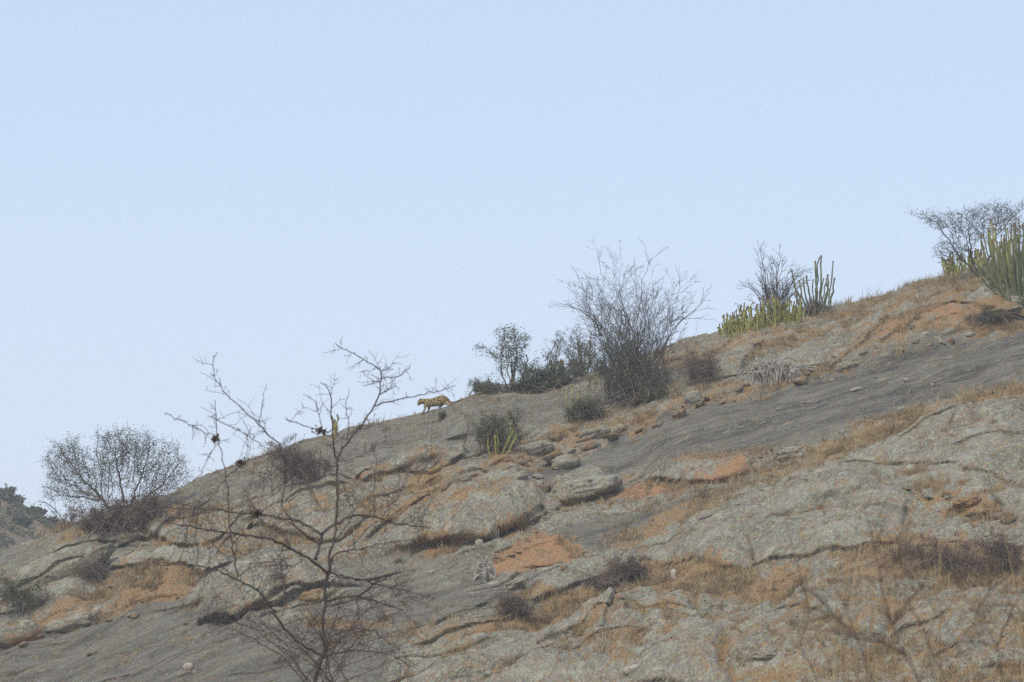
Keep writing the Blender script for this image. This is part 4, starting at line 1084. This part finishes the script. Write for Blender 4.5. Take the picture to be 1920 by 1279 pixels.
# taller tufts
tp = []
for (u, v, n, su, sv) in [(1500, 868, 14, 30, 6), (1520, 880, 10, 20, 5), (1350, 1120, 16, 40, 12), (1850, 745, 16, 60, 8), (1400, 905, 8, 20, 6), (1640, 655, 18, 50, 12), (1800, 620, 20, 60, 10), (1780, 540, 22, 60, 16), (1640, 580, 18, 60, 10),
                          (1060, 1140, 16, 50, 14), (270, 1130, 14, 40, 12), (1750, 1085, 20, 60, 20), (1890, 1090, 16, 30, 20), (820, 1180, 10, 40, 10), (1180, 1085, 12, 26, 8), (1700, 780, 14, 60, 10), (1540, 700, 10, 30, 8), (1330, 945, 12, 50, 12)]:
    for k in range(n): tp.append(hit(u + rng.normal(0, su), v + rng.normal(0, sv)))
put('tall_dry_grass', grass('tall_dry_grass', 0, None, .28, .55, 9, M_GRASS, .28, .007, np.array(tp)), M_GRASS, label='taller pale grass tufts standing in hollows and on the right-hand skyline', cat='grass', kind='stuff')
# gravel
Wg = (m_red * 1.0 + .20 * m_tan + .04 + .05 * m_dark)[jj, ii]; Wg /= Wg.sum()
def gravel(name, n, w, smin, smax):
    P = scatter(n, w); v8, f8 = ico(1); k = len(v8)
    s = (rng.uniform(0, 1, (n, 1, 1)) ** 2 * (smax - smin) + smin) * rng.uniform(.6, 1.4, (n, 1, 3)) * [1.3, 1, .6]
    V_ = (P[:, None, :] + v8[None] * s * rng.uniform(.75, 1.25, (n, k, 1))).reshape(-1, 3)
    F_ = (np.arange(n)[:, None, None] * k + f8[None]).reshape(-1, 3)
    return mesh_np(name, V_, F_)
put('gravel', gravel('gravel', 2600, Wg, .015, .055), M_STONE, label='scattered grit and small rock flakes over the hillside', cat='gravel', kind='stuff')

# ------------------------------------------------------------------ leopard
def leopard():
    K = .00152                                  # metres per drawing unit
    P0 = hit(791.4, 777.5) + np.array([0, -.05, .025])
    V_, F_ = [], []
    def loft(path, sides=16):
        """path: (x, y(down), depth, half height, half width)"""
        p = np.array(path, float); n = len(p)
        c = np.stack([p[:, 0] - 430, p[:, 2], 745 - p[:, 1]], 1)
        tt = np.linspace(0, n - 1, (n - 1) * 4 + 1)
        def sm(a): # catmull-rom
            o = []
            for t in tt:
                i = min(int(t), n - 2); f = t - i
                p0, p1, p2, p3 = a[max(i - 1, 0)], a[i], a[i + 1], a[min(i + 2, n - 1)]
                o.append(.5 * ((2 * p1) + (-p0 + p2) * f + (2 * p0 - 5 * p1 + 4 * p2 - p3) * f * f + (-p0 + 3 * p1 - 3 * p2 + p3) * f ** 3))
            return np.array(o)
        c = sm(c); k_ = 1.28 if p[:, 3].max() < 60 and len(p) > 3 and sides > 10 else 1.06; rh = sm(p[:, 3]) * k_; rw = sm(p[:, 4]) * k_ * 1.05; n = len(c)
        d = np.gradient(c, axis=0); d /= np.linalg.norm(d, axis=1, keepdims=True)
        b0 = len(V_)
        for i in range(n):
            side = np.array([0, 1., 0]); side -= d[i] * (side @ d[i]); side /= np.linalg.norm(side); up = np.cross(d[i], side)
            for k in range(sides):
                t = 2 * math.pi * k / sides
                V_.append((c[i] + up * rh[i] * math.cos(t) + side * rw[i] * math.sin(t)) * K)
        for i in range(n - 1):
            for k in range(sides):
                k2 = (k + 1) % sides
                F_.append((b0 + i * sides + k, b0 + i * sides + k2, b0 + (i + 1) * sides + k2, b0 + (i + 1) * sides + k))
        F_.append(tuple(b0 + k for k in range(sides))[::-1]); F_.append(tuple(b0 + (n - 1) * sides + k for k in range(sides)))
    loft([(318, 530, 0, 10, 12), (325, 525, 0, 24, 26), (345, 505, 0, 40, 36), (368, 470, 0, 56, 50), (398, 445, 0, 66, 58), (435, 435, 0, 60, 52), (480, 445, 0, 70, 52), (540, 462, 0, 92, 66), (610, 472, 0, 102, 74),
          (700, 466, 0, 104, 80), (780, 448, 0, 108, 82), (850, 425, 0, 115, 80), (920, 402, 0, 110, 76), (990, 400, 0, 98, 74), (1050, 425, 0, 76, 60), (1100, 455, 0, 50, 42), (1130, 470, 0, 24, 22)])
    loft([(1090, 420, -10, 24, 22), (1130, 445, -25, 21, 19), (1180, 468, -60, 21, 20), (1230, 478, -110, 20, 19), (1290, 472, -170, 20, 19), (1360, 450, -230, 20, 19), (1420, 424, -280, 20, 19), (1480, 402, -300, 14, 14)], 10)
    loft([(550, 470, -44, 50, 30), (525, 540, -50, 42, 28), (508, 600, -52, 27, 22), (495, 655, -52, 20, 18), (470, 705, -52, 18, 17), (445, 735, -52, 17, 18), (410, 745, -52, 12, 16)], 12)
    loft([(600, 480, 44, 48, 30), (605, 560, 48, 36, 25), (600, 620, 48, 23, 19), (585, 670, 46, 19, 17), (568, 700, 46, 17, 17), (535, 712, 46, 12, 15)], 12)
    loft([(960, 430, 44, 80, 34), (925, 500, 48, 58, 30), (880, 560, 46, 34, 22), (868, 600, 46, 21, 17), (858, 640, 46, 19, 17), (825, 655, 46, 13, 15)], 12)
    loft([(1000, 420, -40, 88, 36), (1050, 480, -48, 60, 30), (1110, 515, -50, 38, 23), (1175, 505, -50, 24, 17), (1200, 535, -50, 19, 16), (1200, 575, -50, 18, 17), (1172, 590, -50, 12, 15)], 12)
    for s_ in (-1, 1):                          # ears
        loft([(392, 385, s_ * 36, 16, 12), (384, 368, s_ * 40, 13, 8), (380, 356, s_ * 42, 5, 4)], 8)
    me = bpy.data.meshes.new('leopard_body'); me.from_pydata([tuple(v) for v in V_], [], F_)
    root = put('leopard', None, label='spotted leopard walking down the bare skyline to the left, head low and tail trailing', cat='leopard', loc=P0)
    m, nt, b = new_mat('leopard_fur', .85, .2)
    tc = N(nt, 'ShaderNodeTexCoord').outputs['Object']
    vo = N(nt, 'ShaderNodeTexVoronoi'); vo.inputs['Scale'].default_value = 15; vo.inputs['Randomness'].default_value = .85
    nt.links.new(tc, vo.inputs['Vector'])
    spot = ramp(nt, vo.outputs['Distance'], [(.0, .2), (.14, .3), (.20, 1), (.46, 1), (.54, 0)])
    nz = ramp(nt, noise(nt, tc, 30, 2), [(.30, 0), (.4, 1)])
    spot = math_(nt, 'MULTIPLY', spot, nz)
    sep = N(nt, 'ShaderNodeSeparateXYZ'); nt.links.new(tc, sep.inputs[0])
    # pale belly and inner legs follow the body line
    h_ = math_(nt, 'SUBTRACT', sep.outputs['Z'], math_(nt, 'MULTIPLY', sep.outputs['X'], .28))
    coat = ramp(nt, math_(nt, 'MULTIPLY', h_, 2.0), [(.05, (.52, .45, .34)), (.30, (.44, .325, .155)), (.70, (.34, .25, .115))])
    dark_tail = ramp(nt, sep.outputs['X'], [(0, 0), (1, 0)])
    tl = math_(nt, 'GREATER_THAN', sep.outputs['X'], 1.20)
    c_ = mixc(nt, math_(nt, 'MULTIPLY', spot, .82), coat, (.035, .025, .018))
    c_ = mixc(nt, math_(nt, 'MULTIPLY', tl, .75), c_, (.035, .024, .022))
    nt.links.new(c_, b.inputs['Base Color'])
    body = put('body', me, m, root)
    rm = body.modifiers.new('join', 'REMESH'); rm.mode = 'VOXEL'; rm.voxel_size = .009; rm.use_smooth_shade = True
    sm_ = body.modifiers.new('soft', 'SMOOTH'); sm_.factor = .5; sm_.iterations = 3
    black = simple_mat('leopard_black', (.012, .010, .010), (.02, .016, .014), 20, .5)
    def ball(name, c, r):
        v, f = ICO2; me2 = mesh_np(name, v * np.array(r) * K + np.array([c[0] - 430, c[2], 745 - c[1]]) * K, f, smooth=True)
        return put(name, me2, black, root)
    ball('nose', (312, 524, 0), (8, 11, 8))
    for s_ in (-1, 1): ball('eye', (356, 462, s_ * 40), (7, 5, 6))
    whisk = []
    mouth = tube_mesh('mouth', [(np.array([x - 430, y_, 745 - z_]) * K) for x, z_, y_ in [(318, 546, 0), (330, 548, -26), (350, 542, -36)]], [.004, .005, .002], 5)
    put('mouth', mouth, black, root)
leopard()

# ------------------------------------------------------------------ big thorn tree in the foreground
def fore_tree():
    rng = np.random.default_rng(600)
    D0 = 40.0
    def W(zx, zy, yo): # drawn on an enlargement of the photograph -> world, at its own distance
        u, v = 340 + zx * .5154, 620 + zy * .5154
        d = raydir(u, v); return d * ((D0 + yo) / d[1])
    px = D0 / FPX
    foot = W(530, 1279, 0)
    base = np.array([foot[0], D0, -1.75])
    root = put('thorn_tree', None, label='bare thorny tree with long crooked limbs in the foreground, left of centre', cat='tree', loc=base)
    limbs = [
        # points, start offset in depth, end offset, r0 px, r1 px (photo pixels, radius)
        ([(478, 1290), (500, 1225), (530, 1150), (512, 1070), (524, 1000), (518, 940), (535, 880), (545, 830)], 0, 0, 3.3, 3.0),
        ([(535, 885), (480, 840), (400, 790), (330, 760), (250, 745), (170, 735), (95, 725), (40, 715), (0, 705), (-60, 700)], 0, -1.2, 2.8, 1.1),
        ([(490, 832), (500, 790), (510, 740), (540, 715), (600, 680), (640, 672), (720, 680), (780, 705), (860, 710), (900, 720)], .2, 1.2, 3.2, .8),
        ([(540, 875), (535, 820), (555, 760), (565, 680), (570, 600), (565, 520), (563, 465), (600, 415), (640, 360), (690, 300), (720, 240), (728, 180), (730, 145), (690, 120), (650, 95), (600, 72), (575, 60), (560, 45)], 0, .8, 3.0, .7),
        ([(705, 275), (770, 255), (830, 240), (900, 228), (960, 215), (1000, 198)], .5, 1.3, 1.4, .6),
        ([(730, 146), (770, 140)], .6, .9, .9, .5), ([(730, 172), (790, 168), (815, 145), (838, 120)], .6, 1.1, 1.0, .5), ([(728, 180), (695, 190), (663, 198)], .6, .2, .9, .5),
        ([(720, 235), (750, 215), (785, 200)], .5, .1, .9, .5), ([(563, 465), (552, 400), (548, 320), (545, 250), (535, 210), (508, 188)], .3, -.4, 1.8, .7),
        ([(512, 742), (470, 715), (430, 695), (360, 680), (290, 670), (220, 665), (130, 652), (60, 650), (-10, 646), (-70, 640)], .2, 1.5, 2.6, .9),
        ([(500, 775), (470, 755), (440, 735), (405, 700), (390, 670), (365, 640)], .1, -.9, 1.8, .7),
        ([(207, 895), (195, 850), (185, 780), (175, 700), (170, 620), (165, 540), (150, 460), (135, 400), (125, 330), (122, 250)], -.6, -1.0, 1.6, .6),
        ([(365, 640), (375, 560), (385, 500), (362, 422), (330, 390), (300, 360), (265, 325), (230, 290), (185, 255), (150, 220), (125, 175), (112, 140), (108, 105), (130, 82)], -.9, -1.6, 1.6, .6),
        ([(165, 530), (220, 490), (260, 465), (300, 455), (350, 450)], -.9, -.4, 1.2, .5),
        ([(525, 1190), (430, 1140), (380, 1090), (345, 1040), (300, 965), (260, 935), (200, 900), (150, 880), (90, 860), (40, 852), (-20, 850), (-80, 852)], 0, -1.4, 2.4, .9),
        ([(530, 985), (590, 970), (640, 965), (700, 980), (740, 1000), (790, 1010), (830, 1040), (870, 1075)], 0, -1.1, 2.8, .7),
        ([(640, 965), (690, 935), (720, 910), (755, 898)], -.4, -.9, 2.2, .8), ([(640, 965), (642, 1030), (645, 1085)], -.4, -.6, 1.4, .5),
        ([(540, 880), (600, 895), (680, 915), (760, 935), (850, 955), (925, 978)], 0, 1.1, 1.8, .6),
        ([(545, 832), (570, 805), (640, 795), (700, 780), (760, 770), (830, 758), (900, 765)], 0, -1.0, 1.7, .5),
        ([(560, 765), (600, 710), (632, 655), (600, 610), (590, 560)], .1, -.7, 1.3, .5), ([(395, 790), (385, 760), (360, 730), (310, 700), (270, 690)], -.4, .4, 1.6, .5),
        ([(375, 955), (370, 900), (360, 860), (358, 810), (375, 775)], -.6, -.2, 2.2, .8), ([(700, 682), (700, 620), (705, 560), (710, 500), (700, 415)], .6, .2, 1.0, .5),
        ([(722, 685), (760, 640), (800, 590), (830, 520), (870, 490), (935, 455), (940, 490)], .6, 1.3, 1.2, .5), ([(290, 672), (262, 640), (232, 600), (225, 560)], .8, 1.2, 1.1, .5),
        ([(512, 370), (500, 300), (488, 255), (440, 230)], -.2, -.5, .9, .45), ([(285, 350), (290, 290), (300, 230), (313, 195)], -1.2, -1.0, .8, .4), ([(162, 540), (112, 600), (60, 650), (20, 720)], -.9, -1.4, .9, .5),
        ([(505, 640), (480, 600), (470, 560), (480, 500)], .1, .6, .8, .4), ([(110, 312), (170, 345), (240, 375), (290, 420)], -1.3, -1.0, .8, .5), ([(380, 320), (440, 345), (500, 362), (560, 390)], -.6, -.2, 1.0, .5),
        ([(640, 360), (680, 350), (720, 320)], .5, .8, .9, .4), ([(600, 415), (610, 350), (600, 280), (610, 210)], .4, .1, 1.0, .4), ([(560, 480), (620, 470), (700, 430), (715, 400)], .3, .6, .9, .4),
        ([(860, 555), (880, 500), (935, 490), (940, 455)], 1.0, 1.3, .9, .5), ([(920, 605), (890, 650), (860, 690)], 1.2, .9, .9, .5), ([(55, 850), (60, 800), (50, 740), (55, 680), (60, 640)], -1.3, -1.2, 1.2, .5),
        ([(760, 935), (800, 990), (850, 1030)], .8, .6, .9, .4), ([(440, 830), (420, 860), (380, 850), (250, 860), (215, 895)], -.2, -.8, 1.0, .5), ([(345, 1040), (300, 1000), (250, 1010), (190, 1060)], -.5, -.9, 1.3, .5),
        ([(430, 1140), (470, 1080), (500, 1010)], -.3, 0, 1.4, .6), ([(420, 1050), (430, 1100), (470, 1150)], -.3, -.5, 1.1, .5), ([(100, 760), (140, 800), (200, 850)], -1.0, -1.0, 1.0, .5),
        ([(530, 1120), (620, 1080), (700, 1090), (780, 1150), (820, 1180)], 0, -1.0, 1.6, .6), ([(535, 1180), (640, 1160), (760, 1180), (860, 1230)], 0, .9, 1.5, .6),
        ([(20, 720), (10, 800), (-30, 870)], -1.3, -1.5, 1.0, .5), ([(-60, 300), (20, 340), (80, 350), (125, 393)], -1.8, -1.2, .7, .4), ([(40, 560), (90, 480), (130, 400)], -1.5, -1.1, .8, .4)]
    for k in range(16):                              # thin suckers from the foot
        x0 = 520 + rng.normal(0, 45); tx = x0 + rng.choice([-1, 1]) * rng.uniform(80, 420); ty = rng.uniform(880, 1180)
        limbs.append(([(x0, 1290), (x0 + (tx - x0) * .25 + rng.normal(0, 10), 1290 + (ty - 1290) * .45), (x0 + (tx - x0) * .6, 1290 + (ty - 1290) * .8), (tx, ty)], rng.normal(0, .3), rng.normal(0, 1.2), rng.uniform(.8, 1.5), .45))
    tw = Segs(); th = Segs()
    for pts, y0, y1, r0, r1 in limbs:
        n = len(pts)
        raw = np.array([W(p[0], p[1], y0 + (y1 - y0) * i / (n - 1)) for i, p in enumerate(pts)]) - base
        # resample with a slight zigzag as thorn wood has
        seg = np.linalg.norm(np.diff(raw, axis=0), axis=1); cum = np.concatenate([[0], np.cumsum(seg)])
        m = max(4, int(cum[-1] / .07)); tt = np.linspace(0, cum[-1], m + 1)
        P = np.stack([np.interp(tt, cum, raw[:, a]) for a in range(3)], 1)
        P[1:-1] = (P[:-2] + 2 * P[1:-1] + P[2:]) / 4
        P[1:] += rng.normal(0, .008, P[1:].shape)
        if r0 > 3.25 and r1 > 2: P[0] = P[0] + [0, 0, -.1]; P = np.concatenate([[[.12, 0, -.2], [.05, 0, .5 * P[0][2]]], P])
        rr = np.linspace(r0, r1, len(P)) * px * rng.uniform(.9, 1.12, len(P))
        put('trunk' if r0 > 3.25 and r1 > 2 else 'branch', tube_mesh('thorn_limb', P, rr, 7 if r0 > 3 else 5), M_BARK if r0 > 2 else M_TWIG_DK, root)
        L = cum[-1]
        up_ = pts[-1][1] < 420
        suck = pts[0][1] == 1290 and r0 < 1.6
        for c in range(int(L * (9 if up_ else 4 if suck else 13))):                # side twigs
            t = rng.uniform(.12, 1) * (len(P) - 2); i = int(t); a = P[i]
            d = P[i + 1] - P[i]; d /= np.linalg.norm(d) + 1e-9
            a_ = rng.uniform(.5, 1.4); v = d * math.cos(a_) + rand_perp(rng, d) * math.sin(a_) + [0, 0, .15]; v /= np.linalg.norm(v)
            l = (rng.uniform(.06, .30) if up_ else rng.uniform(.10, .55)) * (1.0 if rng.random() < .8 else 1.6)
            cp = curve(a, a + v * l, rng.normal(0, .05, 3) * l, rng, 6, .09)
            tw.poly(cp, .0036, .0018)
            for q in range(rng.poisson(2.2 * l / .3)):
                i2 = rng.integers(1, 6); dd = cp[i2] - cp[i2 - 1]; dd /= np.linalg.norm(dd) + 1e-9
                v2 = dd * .5 + rand_perp(rng, dd); v2 /= np.linalg.norm(v2); l2 = l * rng.uniform(.2, .55)
                tw.poly(curve(cp[i2], cp[i2] + v2 * l2, (0, 0, 0), rng, 3, .1), .003, .0018)
            for i2 in range(1, 6):
                if rng.random() < .8:
                    dd = cp[i2] - cp[i2 - 1]; dd /= np.linalg.norm(dd) + 1e-9
                    th.add(cp[i2], cp[i2] + rand_perp(rng, dd) * rng.uniform(.015, .035), .0028, .0008)
        for i in range(0, len(P) - 1):               # thorns along the limb
            for q in range(2):
                d = P[i + 1] - P[i]; d /= np.linalg.norm(d) + 1e-9
                if rng.random() < .6: th.add(P[i], P[i] + (rand_perp(rng, d) + d * .3) * (rr[i] + rng.uniform(.02, .045)), .0035, .001)
    put('twigs', tw.mesh('thorn_twigs', 3), M_TWIG_DK, root, kind='stuff')
    put('thorns', th.mesh('thorn_points', 3), M_TWIG_DK, root, kind='stuff')
    # knots of dead leaves caught in the twigs
    for zx, zy, r_ in [(513, 365, .055), (123, 393, .022), (215, 482, .04), (275, 665, .025)]:
        c = W(zx, zy, -.3) - base
        pts = c + rng.normal(0, r_ * .55, (46, 3)) * [1.3, 1, .6]
        put('leaf_knot', leaf_mesh('leaf_knot', pts, .05, rng, 2, .01), M_TWIG_DK, root, kind='stuff')
fore_tree()

# ------------------------------------------------------------------ out-of-focus scrub close to the camera, lower right
def near_shrub(name, D0, lines, label, seed, mat, r, side=14, lt=.35):
    rng = np.random.default_rng(seed)
    def W(u, v, yo): d = raydir(u, v); return d * ((D0 + yo) / d[1])
    c = lines[0][0]; f = W(c[0], 1279, 0); base = np.array([f[0], D0, -1.75]); px = D0 / FPX
    root = put(name, None, label=label, cat='shrub', loc=base)
    tw = Segs()
    for ln in lines:
        raw = np.array([W(p[0], p[1], rng.normal(0, .15)) for p in ln]) - base
        a0 = raw[0].copy()
        if ln[0][1] > 1270: raw = np.concatenate([[[a0[0] * .3, 0, -.05]], raw])
        seg = np.linalg.norm(np.diff(raw, axis=0), axis=1); cum = np.concatenate([[0], np.cumsum(seg)])
        m = max(6, int(cum[-1] / .05)); tt = np.linspace(0, cum[-1], m + 1)
        P = np.stack([np.interp(tt, cum, raw[:, a]) for a in range(3)], 1)
        for _ in range(2): P[1:-1] = (P[:-2] + 2 * P[1:-1] + P[2:]) / 4
        P[1:] += rng.normal(0, .003, P[1:].shape)
        put('stem', tube_mesh(name + '_stem', P, np.linspace(r, r * .45, len(P)), 5), mat, root)
        for k in range(side):
            i = rng.integers(len(P) // 3, len(P) - 1); d = P[i + 1] - P[i]; d /= np.linalg.norm(d) + 1e-9
            v = d * rng.uniform(.3, 1) + rand_perp(rng, d); v /= np.linalg.norm(v); l = lt * rng.uniform(.2, 1)
            cp = curve(P[i], P[i] + v * l, (0, 0, .02), rng, 5, .06); tw.poly(cp, r * .38, r * .15)
            for q in range(2):
                i2 = rng.integers(1, 5); v2 = rng.normal(0, 1, 3); v2 /= np.linalg.norm(v2)
                tw.poly(curve(cp[i2], cp[i2] + (v2 + v * .6) * l * .35, (0, 0, 0), rng, 3, .06), r * .25, r * .12)
    put('twigs', tw.mesh(name + '_twigs', 3), mat, root, kind='stuff')
near_shrub('near_thorn_shrub', 15, [[(1730, 1290), (1700, 1230), (1672, 1170), (1650, 1090), (1638, 1020), (1620, 950)], [(1672, 1170), (1700, 1130), (1740, 1090)], [(1650, 1090), (1680, 1055), (1690, 1020)], [(1700, 1230), (1660, 1205), (1600, 1195), (1560, 1180)]],
           'blurred dark thorn shoot nearest the camera at the lower right', 701, M_TWIG_DK, .0062)
near_shrub('near_thorn_shrub', 17, [[(1780, 1290), (1750, 1230), (1730, 1180), (1700, 1120)], [(1610, 1200), (1570, 1160), (1530, 1115), (1490, 1090)], [(1640, 1290), (1610, 1200), (1585, 1140), (1600, 1100)], [(1750, 1230), (1800, 1200), (1850, 1205)]],
           'second blurred dark shoot with forked twigs beside the nearest one', 702, M_TWIG_DK, .0056)
near_shrub('near_thorn_shrub', 19, [[(1540, 1290), (1500, 1210), (1440, 1180), (1400, 1160)], [(1500, 1210), (1520, 1150), (1500, 1080), (1470, 960)], [(1430, 1090), (1410, 1040), (1400, 990)]],
           'faint blurred shoot left of the two dark near shoots', 703, M_NEAR, .0050)
near_shrub('near_thorn_shrub', 18, [[(1880, 1290), (1870, 1210), (1830, 1150), (1800, 1060)], [(1870, 1210), (1900, 1140), (1930, 1080)], [(1830, 1150), (1860, 1100), (1850, 1050)]],
           'blurred brown shoot close to the right frame edge', 704, M_NEAR, .0058)
pl = []
rng = np.random.default_rng(710)
for k in range(30):
    u = rng.uniform(1480, 1960); a = rng.normal(0, 40)
    pl.append([(u, 1290), (u + a * .4, 1180), (u + a, rng.uniform(960, 1110))])
near_shrub('near_dry_stalks', 22, pl, 'pale blurred dry grass stalks rising among the near shoots at the lower right', 711, M_GRASS, .0052, side=4, lt=.3)
pl = []
for k in range(7):
    u = rng.uniform(1290, 1520); a = rng.normal(0, 40)
    pl.append([(u, 1290), (u + a * .4, 1200), (u + a, rng.uniform(1050, 1160))])
near_shrub('near_dry_stalks', 24, pl, 'few pale blurred stalks at the bottom, left of the near dark shoots', 712, M_GRASS, .0048, side=4, lt=.3)

# ------------------------------------------------------------------ dusty evening air
hz = bpy.data.materials.new('haze'); hz.use_nodes = True
hn = hz.node_tree
for n in list(hn.nodes): hn.nodes.remove(n)
ho = hn.nodes.new('ShaderNodeOutputMaterial'); pv = hn.nodes.new('ShaderNodeVolumePrincipled')
pv.inputs['Density'].default_value = .0009
pv.inputs['Color'].default_value = (.93, .95, 1, 1)
hn.links.new(pv.outputs[0], ho.inputs['Volume'])
import bmesh
bm = bmesh.new(); bmesh.ops.create_cube(bm, size=1)
for v in bm.verts: v.co = Vector((v.co.x * 9000, v.co.y * 8000 + 2600, -3 if v.co.z < 0 else 42))
hm = bpy.data.meshes.new('haze'); bm.to_mesh(hm); bm.free()
put('haze', hm, hz, kind='stuff', label='thin pale dusty air over the whole hillside', cat='haze')
